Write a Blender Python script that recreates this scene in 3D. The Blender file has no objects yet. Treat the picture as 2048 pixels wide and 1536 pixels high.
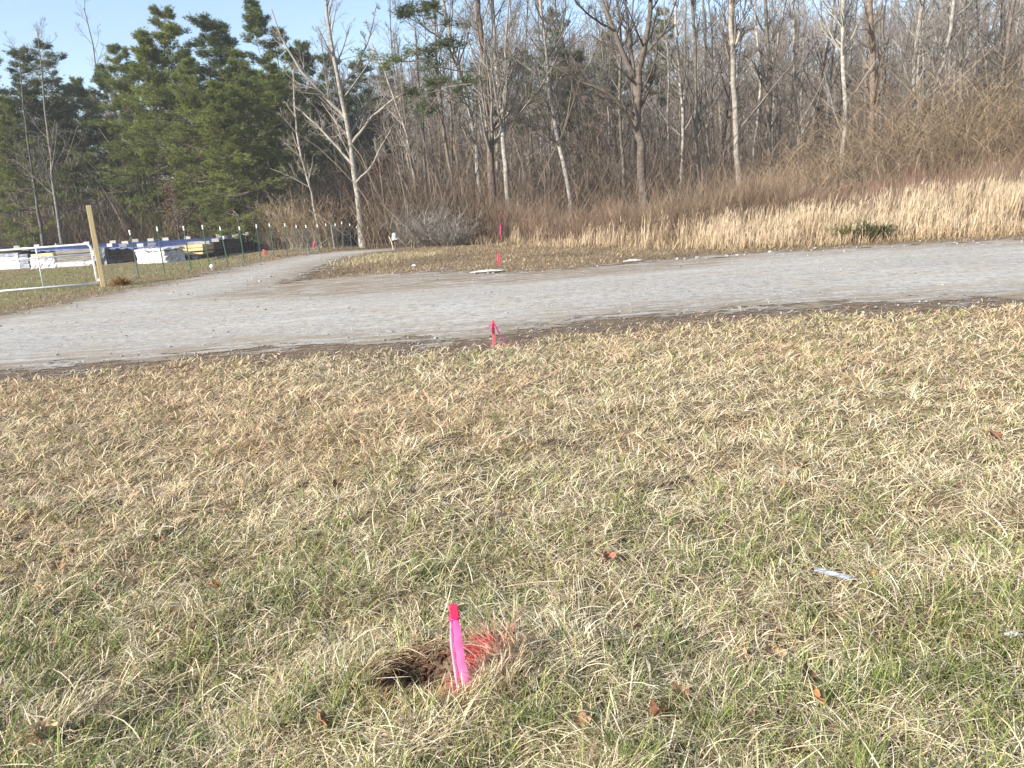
import bpy, math, random
import numpy as np
from mathutils import Matrix, Vector
R = math.radians
sc = bpy.context.scene
col = sc.collection

# ------------------------------------------------------------------ camera, sky, sun, exposure
F = 1593.0; PITCH = 12.67; ROLL = 4.3; EYE = 1.6
cd = bpy.data.cameras.new('camera'); cam = bpy.data.objects.new('camera', cd); col.objects.link(cam)
cd.sensor_width = 36; cd.lens = F / 2048 * 36; cd.clip_start = 0.05; cd.clip_end = 2000
cam.matrix_world = Matrix.Translation((0, 0, EYE)) @ Matrix.Rotation(R(90 - PITCH), 4, 'X') @ Matrix.Rotation(R(-ROLL), 4, 'Z')
sc.camera = cam
SUN_EL = 28.0; SUN_AZ = 236.0            # azimuth clockwise from +Y (the way the camera looks)
w = bpy.data.worlds.new("World"); sc.world = w; w.use_nodes = True
nt = w.node_tree; bg = nt.nodes['Background']
sky = nt.nodes.new('ShaderNodeTexSky'); sky.sky_type = 'NISHITA'; sky.sun_disc = False
sky.sun_elevation = R(SUN_EL); sky.sun_rotation = R(SUN_AZ)
sky.air_density = 1.0; sky.dust_density = 1.0; sky.ozone_density = 1.5
nt.links.new(sky.outputs[0], bg.inputs[0]); bg.inputs[1].default_value = 0.12
sd_ = bpy.data.lights.new('sun', 'SUN'); sd_.energy = 5.0; sd_.angle = R(0.5); sd_.color = (1.0, 0.955, 0.88)
sun = bpy.data.objects.new('sun', sd_); col.objects.link(sun)
tosun = Vector((math.sin(R(SUN_AZ)) * math.cos(R(SUN_EL)), math.cos(R(SUN_AZ)) * math.cos(R(SUN_EL)), math.sin(R(SUN_EL))))
sun.rotation_euler = tosun.to_track_quat('Z', 'Y').to_euler()
sc.view_settings.view_transform = 'Standard'; sc.view_settings.look = 'None'
sc.view_settings.gamma = 1; sc.view_settings.exposure = 1.08
try: sc.render.engine = 'CYCLES'
except Exception: pass

# ------------------------------------------------------------------ pixel <-> world (photo pixels, 2048 x 1536)
_p, _r = R(PITCH), R(ROLL)
_f = np.array([0, math.cos(_p), -math.sin(_p)]); _u0 = np.array([0, math.sin(_p), math.cos(_p)]); _x0 = np.array([1., 0, 0])
_rt = _x0 * math.cos(_r) - _u0 * math.sin(_r); _up = _u0 * math.cos(_r) + _x0 * math.sin(_r)
def ray(px, py): return _f + _rt * ((px - 1024) / F) - _up * ((py - 768) / F)
def G(px, py, z=0.0):                      # the ground point seen at a photo pixel
    d = ray(px, py); t = (z - EYE) / d[2]; return np.array([d[0] * t, d[1] * t, z])
def W(px, py, D):                          # the point at depth D (metres ahead) seen at a photo pixel
    d = ray(px, py); t = D / d[1]; return np.array([d[0] * t, D, EYE + d[2] * t])

# ------------------------------------------------------------------ noise and terrain
_tab = np.random.RandomState(7).rand(256, 256)
def vn(x, y, s, seed=0):
    x = np.asarray(x) / s + seed * 17.3; y = np.asarray(y) / s + seed * 9.1
    xi = np.floor(x).astype(int); yi = np.floor(y).astype(int); fx = x - xi; fy = y - yi
    fx = fx * fx * (3 - 2 * fx); fy = fy * fy * (3 - 2 * fy)
    g = lambda i, j: _tab[(xi + i) & 255, (yi + j) & 255]
    return (g(0, 0) * (1 - fx) + g(1, 0) * fx) * (1 - fy) + (g(0, 1) * (1 - fx) + g(1, 1) * fx) * fy
def fbm(x, y, s, seed=0): return (vn(x, y, s, seed) * .5 + vn(x, y, s / 2.1, seed + 1) * .3 + vn(x, y, s / 4.3, seed + 2) * .2)
def sstep(a, b, x):
    t = np.clip((np.asarray(x, float) - a) / (b - a), 0, 1); return t * t * (3 - 2 * t)

near_px = [(-700, 800), (-300, 775), (0, 750), (180, 737), (400, 716), (640, 702), (800, 696), (960, 690), (1060, 672), (1180, 655), (1300, 642), (1500, 628), (1700, 618), (2048, 602), (2400, 586), (2900, 560)]
far_px = [(2900, 420), (2400, 455), (2048, 479), (1800, 490), (1600, 502), (1400, 514), (1250, 526), (1100, 541), (1000, 545), (900, 545), (800, 548), (700, 554), (630, 560), (570, 568),
          (600, 556), (628, 545), (655, 530), (700, 516), (750, 507), (800, 503),
          (790, 498), (680, 503), (600, 513), (520, 526), (400, 553), (250, 584), (120, 609), (0, 632), (-300, 680), (-700, 730)]
road_poly = np.array([G(*p)[:2] for p in near_px + far_px])
def poly_sd(poly, x, y):
    """signed distance, positive inside"""
    sh = np.shape(x); x = np.ravel(x); y = np.ravel(y); n = len(poly)
    d2 = np.full(x.shape, 1e12); ins = np.zeros(x.shape, bool)
    for i in range(n):
        ax, ay = poly[i]; bx, by = poly[(i + 1) % n]
        ex, ey = bx - ax, by - ay
        t = np.clip(((x - ax) * ex + (y - ay) * ey) / (ex * ex + ey * ey), 0, 1)
        d2 = np.minimum(d2, (x - ax - t * ex) ** 2 + (y - ay - t * ey) ** 2)
        c = ((ay > y) != (by > y)); xx = (bx - ax) * (y - ay) / (by - ay + 1e-12) + ax
        ins ^= c & (x < xx)
    return (np.where(ins, 1, -1) * np.sqrt(d2)).reshape(sh)

stakeP = G(926, 1402); holeP = G(858, 1372)
def hgt(x, y):
    x = np.asarray(x, float); y = np.asarray(y, float); d = np.hypot(x, y)
    fade = 1 - sstep(5.5, 8.5, d)
    z = fade * (0.09 * (vn(x, y, .9, 3) - .5) + 0.065 * (vn(x, y, .33, 4) - .5) + .025 * (vn(x, y, .12, 5) - .5))
    z += 0.05 * (vn(x, y, 3.1, 6) - .5) * sstep(3, 12, d)
    hd = np.hypot((x - holeP[0]) / 1.25, y - holeP[1]); z -= 0.075 * (1 - sstep(.05, .2, hd))
    z += 0.03 * (1 - sstep(.1, .3, np.abs(hd - .27)))*sstep(0.1,.2,hd)
    hill = 24 * sstep(70, 230, y + 0.15 * x) * (.45 + .55 * sstep(-70, 10, x)) + 3 * sstep(75, 200, y) + 3 * sstep(30, 140, x - 0.1 * y) * sstep(30, 90, y)
    z += hill + 1.2 * (vn(x, y, 30, 8) - .5) * sstep(50, 80, y)
    z -= 1.6 * sstep(48, 62, y) * (1 - sstep(6, 14, np.abs(x + 9)))
    return z

# ------------------------------------------------------------------ mesh building
class MB:
    def __init__(s): s.v = []; s.q = []; s.t = []; s.c = []; s.n = 0
    def add(s, v, q=None, t=None, c=(1, 1, 1)):
        v = np.asarray(v, float).reshape(-1, 3); c = np.asarray(c, float)
        if c.ndim == 1: c = np.tile(c, (len(v), 1))
        s.v.append(v); s.c.append(c)
        if q is not None and len(q): s.q.append(np.asarray(q, int).reshape(-1, 4) + s.n)
        if t is not None and len(t): s.t.append(np.asarray(t, int).reshape(-1, 3) + s.n)
        s.n += len(v)
    def build(s, name, material, parent=None, smooth=False, origin=None):
        v = np.concatenate(s.v).astype(np.float32); c = np.concatenate(s.c)
        if origin is not None: v = v - np.asarray(origin, np.float32)
        q = np.concatenate(s.q) if s.q else np.zeros((0, 4), int); t = np.concatenate(s.t) if s.t else np.zeros((0, 3), int)
        me = bpy.data.meshes.new(name)
        me.vertices.add(len(v)); me.vertices.foreach_set('co', v.ravel())
        me.loops.add(len(q) * 4 + len(t) * 3)
        me.loops.foreach_set('vertex_index', np.concatenate([q.ravel(), t.ravel()]).astype(np.int32))
        me.polygons.add(len(q) + len(t))
        st = np.concatenate([np.arange(len(q)) * 4, len(q) * 4 + np.arange(len(t)) * 3]).astype(np.int32)
        me.polygons.foreach_set('loop_start', st)
        if smooth: me.polygons.foreach_set('use_smooth', np.ones(len(q) + len(t), bool))
        me.update(calc_edges=True)
        a = me.color_attributes.new('col', 'FLOAT_COLOR', 'POINT')
        a.data.foreach_set('color', np.concatenate([c, np.ones((len(c), 1))], 1).astype(np.float32).ravel())
        if not smooth: me.shade_flat() if hasattr(me, 'shade_flat') else None
        me.materials.append(material)
        o = bpy.data.objects.new(name, me); col.objects.link(o)
        if parent is not None: o.parent = parent
        if origin is not None and parent is None: o.location = origin
        return o
    # shapes ------------------------------------------------
    def box(s, c, size, rz=0, color=(1, 1, 1), taper=1.0, bev=0.0):
        hx, hy, hz = np.array(size) / 2.; b = min(bev, hx * .45, hy * .45)
        if b <= 0:
            ring = np.array([(-hx, -hy), (hx, -hy), (hx, hy), (-hx, hy)])
        else:
            ring = np.array([(-hx + b, -hy), (hx - b, -hy), (hx, -hy + b), (hx, hy - b), (hx - b, hy), (-hx + b, hy), (-hx, hy - b), (-hx, -hy + b)])
        n = len(ring); cr, sr = math.cos(rz), math.sin(rz)
        lv = []
        prof = [(-hz, 1), (hz, taper)] if b <= 0 else [(-hz, 1), (hz - b, taper), (hz, taper * (1 - b / max(hx, hy)))]
        for z, k in prof:
            rr = ring * k; lv.append(np.c_[rr[:, 0] * cr - rr[:, 1] * sr, rr[:, 0] * sr + rr[:, 1] * cr, np.full(n, z)])
        v = np.concatenate(lv) + np.array(c); q = []; t = []
        for l in range(len(prof) - 1):
            for i in range(n): j = (i + 1) % n; q.append((l * n + i, l * n + j, (l + 1) * n + j, (l + 1) * n + i))
        T = (len(prof) - 1) * n
        if n == 4: q += [(3, 2, 1, 0), (T, T + 1, T + 2, T + 3)]
        else:
            for i in range(1, n - 1): t += [(0, i + 1, i), (T, T + i, T + i + 1)]
        s.add(v, q, t, color)
    def tube(s, pts, rad, n=8, color=(1, 1, 1), caps=True):
        pts = np.asarray(pts, float); K = len(pts); rad = np.broadcast_to(rad, (K,))
        v = []; tn = np.gradient(pts, axis=0); ref = np.array([0, 0, 1.]) if abs(tn[0][2]) < .8 * np.linalg.norm(tn[0]) else np.array([1., 0, 0])
        for i in range(K):
            t = tn[i] / (np.linalg.norm(tn[i]) + 1e-9); a = np.cross(t, ref); a /= np.linalg.norm(a) + 1e-9; b = np.cross(t, a); ref = -np.cross(t, a) if False else ref
            for k in range(n):
                th = 2 * math.pi * k / n; v.append(pts[i] + rad[i] * (a * math.cos(th) + b * math.sin(th)))
        q = [(i * n + k, i * n + (k + 1) % n, (i + 1) * n + (k + 1) % n, (i + 1) * n + k) for i in range(K - 1) for k in range(n)]
        t = []
        if caps:
            for k in range(1, n - 1): t += [(0, k + 1, k), ((K - 1) * n, (K - 1) * n + k, (K - 1) * n + k + 1)]
        s.add(v, q, t, color)
    def tubes(s, P, Rr, n=3, color=(1, 1, 1)):
        """many polylines at once: P [N,K,3], Rr [N,K], colour [N,3] or one"""
        N, K = P.shape[:2]
        d = P[:, -1] - P[:, 0]; d /= np.linalg.norm(d, axis=1, keepdims=True) + 1e-9
        ref = np.where(np.abs(d[:, 2:3]) > .8, np.array([[1., 0, 0]]), np.array([[0, 0, 1.]]))
        a = np.cross(d, ref); a /= np.linalg.norm(a, axis=1, keepdims=True) + 1e-9; b = np.cross(d, a)
        th = np.arange(n) * 2 * math.pi / n
        ring = a[:, None, None, :] * np.cos(th)[None, None, :, None] + b[:, None, None, :] * np.sin(th)[None, None, :, None]
        v = P[:, :, None, :] + ring * Rr[:, :, None, None]
        idx = np.arange(N * K * n).reshape(N, K, n); i0 = idx[:, :-1]; i1 = idx[:, 1:]
        q = np.stack([i0, np.roll(i0, -1, 2), np.roll(i1, -1, 2), i1], -1)
        c = np.asarray(color, float)
        if c.ndim == 2: c = np.repeat(c, K * n, 0)
        s.add(v, q, None, c)
    def ribbons(s, P, Wd, side, color):
        """flat curved blades: P [N,K,3], Wd [N,K] (last width ignored: point), side [N,3]"""
        N, K = P.shape[:2]
        L = P[:, :-1] - side[:, None] * Wd[:, :-1, None] / 2; Rg = P[:, :-1] + side[:, None] * Wd[:, :-1, None] / 2
        v = np.concatenate([np.stack([L, Rg], 2).reshape(N, -1, 3), P[:, -1:]], 1); M = 2 * (K - 1) + 1
        b = np.arange(N)[:, None] * M; k = np.arange(K - 2)[None] * 2
        q = np.stack([b + k, b + k + 1, b + k + 3, b + k + 2], -1).reshape(-1, 4)
        t = np.stack([b[:, 0] + M - 3, b[:, 0] + M - 2, b[:, 0] + M - 1], -1)
        c = np.asarray(color, float)
        if c.ndim == 2: c = np.repeat(c, M, 0)
        s.add(v, q, t, c)

def blades(mb, rng, base, L, width, th0, th1, color, K=4, az=None, spread=0.5):
    """grass-like blades rooted at base, tilt from vertical th0 at the root to th1 at the tip"""
    N = len(base); az = rng.rand(N) * 2 * math.pi if az is None else az
    t = np.linspace(0, 1, K); P = np.zeros((N, K, 3)); P[:, 0] = base
    az2 = az + (rng.rand(N) - .5) * spread * 2
    for k in range(1, K):
        th = th0 + (th1 - th0) * (t[k] + t[k - 1]) / 2; a = az + (az2 - az) * t[k]
        st = L / (K - 1)
        P[:, k] = P[:, k - 1] + np.c_[np.sin(th) * np.cos(a) * st, np.sin(th) * np.sin(a) * st, np.cos(th) * st]
    sa = az + math.pi / 2 + (rng.rand(N) - .5) * 1.4
    side = np.c_[np.cos(sa), np.sin(sa), (rng.rand(N) - .5) * .7]
    side /= np.linalg.norm(side, axis=1, keepdims=True)
    prof = np.array([.75] + [1.0] * (K - 2) + [0.]); prof[K - 2] = .75
    mb.ribbons(P, width[:, None] * prof[None], side, color)
    return P

# ------------------------------------------------------------------ tags
def tag(o, label=None, cat=None, group=None, kind=None):
    if label: o['label'] = label
    if cat: o['category'] = cat
    if group: o['group'] = group
    if kind: o['kind'] = kind
    return o
def empty(name, loc, label, cat, group=None):
    o = bpy.data.objects.new(name, None); col.objects.link(o); o.location = loc; o.empty_display_size = .2
    return tag(o, label, cat, group)
def dup(root, loc, rz=0, scale=(1, 1, 1), label=None, group=None):
    r = root.copy(); col.objects.link(r); r.location = loc; r.rotation_euler = (0, 0, rz); r.scale = scale
    if label: r['label'] = label
    if group: r['group'] = group
    for ch in list(root.children):
        c = ch.copy(); col.objects.link(c); c.parent = r
        for g in ch.children:
            e = g.copy(); col.objects.link(e); e.parent = c
    return r

# ------------------------------------------------------------------ materials
def mk(name):
    m = bpy.data.materials.new(name); m.use_nodes = True; n = m.node_tree.nodes; return m, n, m.node_tree.links, n['Principled BSDF']
def noise(n, l, scale, detail=4, rough=.6, vec=None):
    t = n.new('ShaderNodeTexNoise'); t.inputs['Scale'].default_value = scale; t.inputs['Detail'].default_value = detail; t.inputs['Roughness'].default_value = rough
    if vec: l.new(vec, t.inputs['Vector'])
    return t
def ramp(n, l, src, stops):
    r = n.new('ShaderNodeValToRGB'); l.new(src, r.inputs[0]); e = r.color_ramp.elements
    while len(e) < len(stops): e.new(.5)
    for i, (p, c) in enumerate(stops):
        e[i].position = p; e[i].color = tuple(c) + (1,) if not np.isscalar(c) else (c, c, c, 1)
    return r
def mixc(n, l, fac, a, b, blend='MIX'):
    m = n.new('ShaderNodeMix'); m.data_type = 'RGBA'; m.blend_type = blend
    for sock, val in ((m.inputs[0], fac), (m.inputs[6], a), (m.inputs[7], b)):
        if isinstance(val, (int, float)): sock.default_value = val
        elif isinstance(val, tuple): sock.default_value = val + (1,)
        else: l.new(val, sock)
    return m.outputs[2]
def mathn(n, l, op, a, b):
    m = n.new('ShaderNodeMath'); m.operation = op
    for i, v in ((0, a), (1, b)):
        if isinstance(v, (int, float)): m.inputs[i].default_value = v
        else: l.new(v, m.inputs[i])
    return m.outputs[0]
def bump(n, l, bs, h, dist, strength=1):
    b = n.new('ShaderNodeBump'); b.inputs['Distance'].default_value = dist; b.inputs['Strength'].default_value = strength
    l.new(h, b.inputs['Height']); l.new(b.outputs[0], bs.inputs['Normal'])
def vcol_mat(name, rough=.8, spec=.2, nscale=6, namt=.35, trans=0.0, bumpd=0):
    m, n, l, bs = mk(name); a = n.new('ShaderNodeAttribute'); a.attribute_name = 'col'
    geo = n.new('ShaderNodeNewGeometry')
    nz = noise(n, l, nscale, 3, .6, geo.outputs['Position']); r = ramp(n, l, nz.outputs[0], [(.3, 1 - namt), (.7, 1 + namt * .5)])
    c = mixc(n, l, 1.0, a.outputs['Color'], r.outputs[0], 'MULTIPLY'); l.new(c, bs.inputs['Base Color'])
    bs.inputs['Roughness'].default_value = rough; bs.inputs['Specular IOR Level'].default_value = spec
    if bumpd: bump(n, l, bs, nz.outputs[0], bumpd)
    if trans > 0:
        tr = n.new('ShaderNodeBsdfTranslucent'); l.new(c, tr.inputs[0]); mx = n.new('ShaderNodeMixShader'); mx.inputs[0].default_value = trans
        l.new(bs.outputs[0], mx.inputs[1]); l.new(tr.outputs[0], mx.inputs[2]); l.new(mx.outputs[0], n['Material Output'].inputs[0])
    return m
def plain(name, c, rough=.6, metal=0, nscale=8, namt=.2, spec=.4, bumpd=0.0):
    m, n, l, bs = mk(name); tc = n.new('ShaderNodeTexCoord'); nz = noise(n, l, nscale, 5, .6, tc.outputs['Object'])
    r = ramp(n, l, nz.outputs[0], [(.3, tuple(x * (1 - namt) for x in c)), (.7, tuple(min(1, x * (1 + namt)) for x in c))])
    l.new(r.outputs[0], bs.inputs['Base Color']); bs.inputs['Roughness'].default_value = rough; bs.inputs['Metallic'].default_value = metal
    bs.inputs['Specular IOR Level'].default_value = spec
    if bumpd: bump(n, l, bs, nz.outputs[0], bumpd)
    return m

M = {}
M['grass'] = vcol_mat('grass', .75, .25, 3, .15, .25)
M['straw'] = vcol_mat('straw', .7, .3, 2, .15, .3)
M['bark'] = vcol_mat('bark', .9, .1, 7, .5, 0, 0.01)
M['twigs'] = vcol_mat('twigs', .85, .1, 1.0, .25)
M['needles'] = vcol_mat('needles', .6, .3, .9, .35, .2)
M['galv'] = plain('galvanised', (.68, .69, .70), .4, .25, 20, .1)
M['blockc'] = plain('concrete', (.42, .40, .37), .9, 0, 25, .2, .2)
M['green_steel'] = plain('green_steel', (.03, .07, .05), .5, 0, 10, .2)
M['white_paint'] = plain('white_paint', (.82, .82, .80), .5, 0, 10, .06)
M['litter_white'] = plain('white_litter', (.46, .45, .43), .4, 0, 30, .1)
M['pink'] = plain('pink_paint', (.78, .03, .10), .7, 0, 60, .3)
M['pinkd'] = plain('faded_pink_paint', (.62, .10, .12), .8, 0, 60, .3)
M['leaf'] = vcol_mat('dead_leaf', .7, .3, 60, .35, .15)
M['wire'] = plain('fence_wire', (.30, .31, .31), .5, .4, 10, .1)
M['stone'] = vcol_mat('stone', .85, .2, 20, .2)

def ribbon_mat():
    m, n, l, bs = mk('flagging_tape'); l_ = l
    a = n.new('ShaderNodeAttribute'); a.attribute_name = 'col'; l.new(a.outputs['Color'], bs.inputs['Base Color']); bs.inputs['Roughness'].default_value = .3
    tr = n.new('ShaderNodeBsdfTranslucent'); l.new(a.outputs['Color'], tr.inputs[0]); mx = n.new('ShaderNodeMixShader'); mx.inputs[0].default_value = .3
    l.new(bs.outputs[0], mx.inputs[1]); l.new(tr.outputs[0], mx.inputs[2]); l.new(mx.outputs[0], n['Material Output'].inputs[0]); return m
M['tape'] = ribbon_mat()

def ground_mat():
    m, n, l, bs = mk('soil_and_thatch'); g = n.new('ShaderNodeNewGeometry'); P = g.outputs['Position']
    a = n.new('ShaderNodeAttribute'); a.attribute_name = 'col'; sp = n.new('ShaderNodeSeparateColor'); l.new(a.outputs['Color'], sp.inputs[0])
    mp = n.new('ShaderNodeMapping'); mp.inputs['Scale'].default_value = (.45, 1.6, 1); l.new(P, mp.inputs[0])
    n1 = noise(n, l, 1.3, 6, .65, mp.outputs[0]); n2 = noise(n, l, 28, 6, .75, P); n3 = noise(n, l, 6, 5, .7, P)
    thatch = ramp(n, l, n2.outputs[0], [(.3, (.075, .052, .032)), (.5, (.20, .145, .088)), (.68, (.40, .31, .19))])
    brown = ramp(n, l, n3.outputs[0], [(.32, (.10, .068, .045)), (.5, (.19, .135, .085)), (.7, (.33, .25, .16))])
    base = mixc(n, l, ramp(n, l, n1.outputs[0], [(.4, 0.), (.62, 1.)]).outputs[0], thatch.outputs[0], brown.outputs[0])
    green = ramp(n, l, n2.outputs[0], [(.35, (.10, .115, .04)), (.65, (.26, .25, .11))])
    gf = mathn(n, l, 'MULTIPLY', sp.outputs[1], ramp(n, l, n1.outputs[0], [(.35, .35), (.6, 1.)]).outputs[0])
    base = mixc(n, l, gf, base, green.outputs[0])
    mud = ramp(n, l, n3.outputs[0], [(.35, (.08, .055, .04)), (.65, (.20, .15, .11))])
    base = mixc(n, l, sp.outputs[0], base, mud.outputs[0])
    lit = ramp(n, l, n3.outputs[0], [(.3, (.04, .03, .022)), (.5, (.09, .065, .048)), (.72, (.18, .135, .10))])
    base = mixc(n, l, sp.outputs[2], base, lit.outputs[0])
    l.new(base, bs.inputs['Base Color']); bs.inputs['Roughness'].default_value = .95; bs.inputs['Specular IOR Level'].default_value = .1
    bump(n, l, bs, n2.outputs[0], .02); return m
def road_mat():
    m, n, l, bs = mk('gravel'); g = n.new('ShaderNodeNewGeometry'); P = g.outputs['Position']
    a = n.new('ShaderNodeAttribute'); a.attribute_name = 'col'; sp = n.new('ShaderNodeSeparateColor'); l.new(a.outputs['Color'], sp.inputs[0])
    mp = n.new('ShaderNodeMapping'); mp.inputs['Scale'].default_value = (.28, 1.5, 1); mp.inputs['Rotation'].default_value = (0, 0, R(-3)); l.new(P, mp.inputs[0])
    big = noise(n, l, .8, 6, .6, mp.outputs[0]); mid = noise(n, l, 3.2, 5, .7, mp.outputs[0]); fine = noise(n, l, 26, 4, .8, P); med = noise(n, l, 7, 4, .7, P)
    vo = n.new('ShaderNodeTexVoronoi'); vo.inputs['Scale'].default_value = 34; l.new(P, vo.inputs['Vector'])
    stone = ramp(n, l, vo.outputs['Color'], [(.15, (.20, .19, .175)), (.5, (.34, .325, .30)), (.9, (.56, .54, .50))])
    fz = ramp(n, l, fine.outputs[0], [(.3, (.20, .19, .175)), (.5, (.36, .345, .32)), (.7, (.56, .54, .50))])
    base = mixc(n, l, .5, stone.outputs[0], fz.outputs[0])
    pale = mixc(n, l, ramp(n, l, big.outputs[0], [(.45, 0.), (.58, .5)]).outputs[0], base, (.47, .445, .40))
    tan = ramp(n, l, mid.outputs[0], [(.48, 0.), (.55, .75)])
    base = mixc(n, l, tan.outputs[0], pale, (.36, .315, .25))
    tanm = mathn(n, l, 'MULTIPLY', sp.outputs[1], ramp(n, l, mid.outputs[0], [(.40, .0), (.53, 1.)]).outputs[0])
    base = mixc(n, l, tanm, base, (.23, .175, .115))
    dk = mathn(n, l, 'MULTIPLY', ramp(n, l, med.outputs[0], [(.48, 0.), (.62, .5)]).outputs[0], 1.0)
    base = mixc(n, l, dk, base, (.15, .14, .125))
    l.new(base, bs.inputs['Base Color']); bs.inputs['Roughness'].default_value = .95; bs.inputs['Specular IOR Level'].default_value = .1
    bump(n, l, bs, fine.outputs[0], .012)
    # ragged edge: the signed distance to the edge (R) broken up by noise
    mp2 = n.new('ShaderNodeMapping'); mp2.inputs['Scale'].default_value = (.55, 1.1, 1); l.new(P, mp2.inputs[0]); e1 = noise(n, l, 2.6, 8, .8, mp2.outputs[0]); s1 = mathn(n, l, 'MULTIPLY', mathn(n, l, 'SUBTRACT', e1.outputs[0], .5), 6.5)
    al = mathn(n, l, 'GREATER_THAN', mathn(n, l, 'ADD', sp.outputs[0], s1), .5)
    tr = n.new('ShaderNodeBsdfTransparent'); mx = n.new('ShaderNodeMixShader'); l.new(al, mx.inputs[0]); l.new(tr.outputs[0], mx.inputs[1]); l.new(bs.outputs[0], mx.inputs[2])
    l.new(mx.outputs[0], n['Material Output'].inputs[0]); return m

# ------------------------------------------------------------------ GROUND
def axis(n, half, dmin):
    du = 2 / n; AB = dmin / du; B = 1.0
    for _ in range(200):
        B = math.asinh(half * B / AB) if half * B / AB > 0 else B
    return (AB / B) * np.sinh(B * np.linspace(-1, 1, n + 1))
X = axis(520, 300, .03); Y = axis(560, 300, .03) + 2.6
gx, gy = np.meshgrid(X, Y); gz = hgt(gx, gy); sdg = poly_sd(road_poly, gx, gy)
woods_sd = None
tall_px = [(1180, 500), (1300, 503), (1500, 497), (1700, 487), (2048, 467), (2500, 440)]
woodline = lambda x: 31 + 6 * np.tanh(-(x + 2) / 6) * 1.0 + 12 * sstep(-6, -14, x) - 2 * sstep(4, 16, x)    # depth where the brush begins
mudf = np.clip(1.25 - np.abs(sdg + .3) / 1.2, 0, 1) * (.25 + 1.1 * fbm(gx, gy, .9, 31)) * (1 - .6 * sstep(14, 18, gy)) 
mudf = np.maximum(mudf, (1 - sstep(.08, .18, np.hypot((gx - holeP[0]) / 1.25, gy - holeP[1]))))
greenf = .5 * sstep(.45, .65, fbm(gx, gy, .7, 12)) * (1 - sstep(4, 8, gy)) + .8 * sstep(-11, -15, gx) * (1 - sstep(40, 44, gy)) * sstep(18, 20, gy) * sstep(.3, .6, fbm(gx, gy, 3, 14))
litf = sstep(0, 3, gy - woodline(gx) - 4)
mb = MB(); ny, nx = gx.shape; idx = np.arange(ny * nx).reshape(ny, nx)
q = np.stack([idx[:-1, :-1], idx[:-1, 1:], idx[1:, 1:], idx[1:, :-1]], -1)
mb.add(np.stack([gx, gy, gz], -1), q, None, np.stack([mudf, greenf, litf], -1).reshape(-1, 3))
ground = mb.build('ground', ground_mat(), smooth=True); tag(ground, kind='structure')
# gravel road sheet
rx, ry = np.meshgrid(np.arange(-32, 34, .22), np.arange(6.5, 52, .22)); sdr = poly_sd(road_poly, rx, ry)
rz = hgt(rx, ry) + .004 + .0013 * np.maximum(0, ry - 8); ny, nx = rx.shape; idx = np.arange(ny * nx).reshape(ny, nx)
q = np.stack([idx[:-1, :-1], idx[:-1, 1:], idx[1:, 1:], idx[1:, :-1]], -1)
keep = (np.maximum.reduce([sdr[:-1, :-1], sdr[:-1, 1:], sdr[1:, 1:], sdr[1:, :-1]]) > -.8); q = q[keep]
used = np.unique(q); remap = np.zeros(ny * nx, int); remap[used] = np.arange(len(used))
# scaled so that 0.5 is the nominal edge, +-1 over about 1.3 m
sR = np.clip(.5 + (sdr - .3 * (1 - sstep(11, 14, ry))) / 1.0, -1.2, 3.5).ravel()
tongue = np.array([G(*p)[:2] for p in [(330, 604), (700, 552), (1000, 545), (1400, 512), (1450, 530), (1000, 568), (650, 596)]])
dirt = np.clip(sstep(-.8, .8, poly_sd(tongue, rx, ry)) * .95 + .95 * (1 - sstep(0, 2.6, sdr)), 0, 1)
rc = np.stack([sR, dirt.ravel(), np.zeros(ny * nx)], -1)
mb = MB(); mb.add(np.stack([rx, ry, rz], -1).reshape(-1, 3)[used], remap[q], None, rc[used])
road = mb.build('gravel_road', road_mat(), smooth=True); tag(road, kind='structure')

# ------------------------------------------------------------------ NEAR GRASS
rng = np.random.RandomState(11)
C_straw = np.array([.64, .53, .325]); C_pale = np.array([.78, .69, .48]); C_tan = np.array([.62, .46, .285]); C_brn = np.array([.30, .20, .12])
C_grn = np.array([.14, .20, .045]); C_ygrn = np.array([.31, .33, .105])
def grass_color(rng, x, y, kgreen=1.0):
    N = len(x); d = np.hypot(x, y)
    g = fbm(x, y, .3, 21); tn = fbm(x, y, 2.4, 25)
    pg = np.clip((.29 * (1 - sstep(2.2, 5.5, d)) + .07) * (.35 + 1.5 * sstep(.35, .7, g)), 0, .7) * kgreen
    pt = np.clip(sstep(3, 6, d) * .55 * (.3 + 1.2 * sstep(.35, .65, tn)) + .12, 0, .9)
    u = rng.rand(N); v = rng.rand(N)
    c = np.where((u < .5)[:, None], C_straw, C_pale); c = np.where((u > .86)[:, None], C_brn, c)
    c = np.where((v < pt)[:, None], C_tan * (.8 + .5 * rng.rand(N))[:, None], c)
    isg = rng.rand(N) < pg
    c = np.where(isg[:, None], C_grn + (C_ygrn - C_grn) * rng.rand(N)[:, None], c)
    c = c * (.6 + .62 * rng.rand(N))[:, None]
    # pink marking paint sprayed at the foot of the two nearer stakes
    for (cx, cy, s, k) in paint:
        dd = np.hypot(x - cx, (y - cy)); f = np.clip(1.25 - dd / s, 0, 1) * (rng.rand(N) * .5 + .6) * k; f = np.clip(f, 0, 1)[:, None]
        c = c * (1 - f) + np.array([.80, .012, .11]) * f
    return np.clip(c, 0, .9), isg
s2 = G(988, 690)
pk = G(950, 1338); paint = [(pk[0], pk[1], .062, 1.2), (pk[0] + .05, pk[1] - .04, .14, .3), (stakeP[0], stakeP[1] - .01, .045, 1.0), (pk[0] - .07, pk[1] - .05, .09, .5), (s2[0] + .15, s2[1] - .02, .28, .40)]
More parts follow.
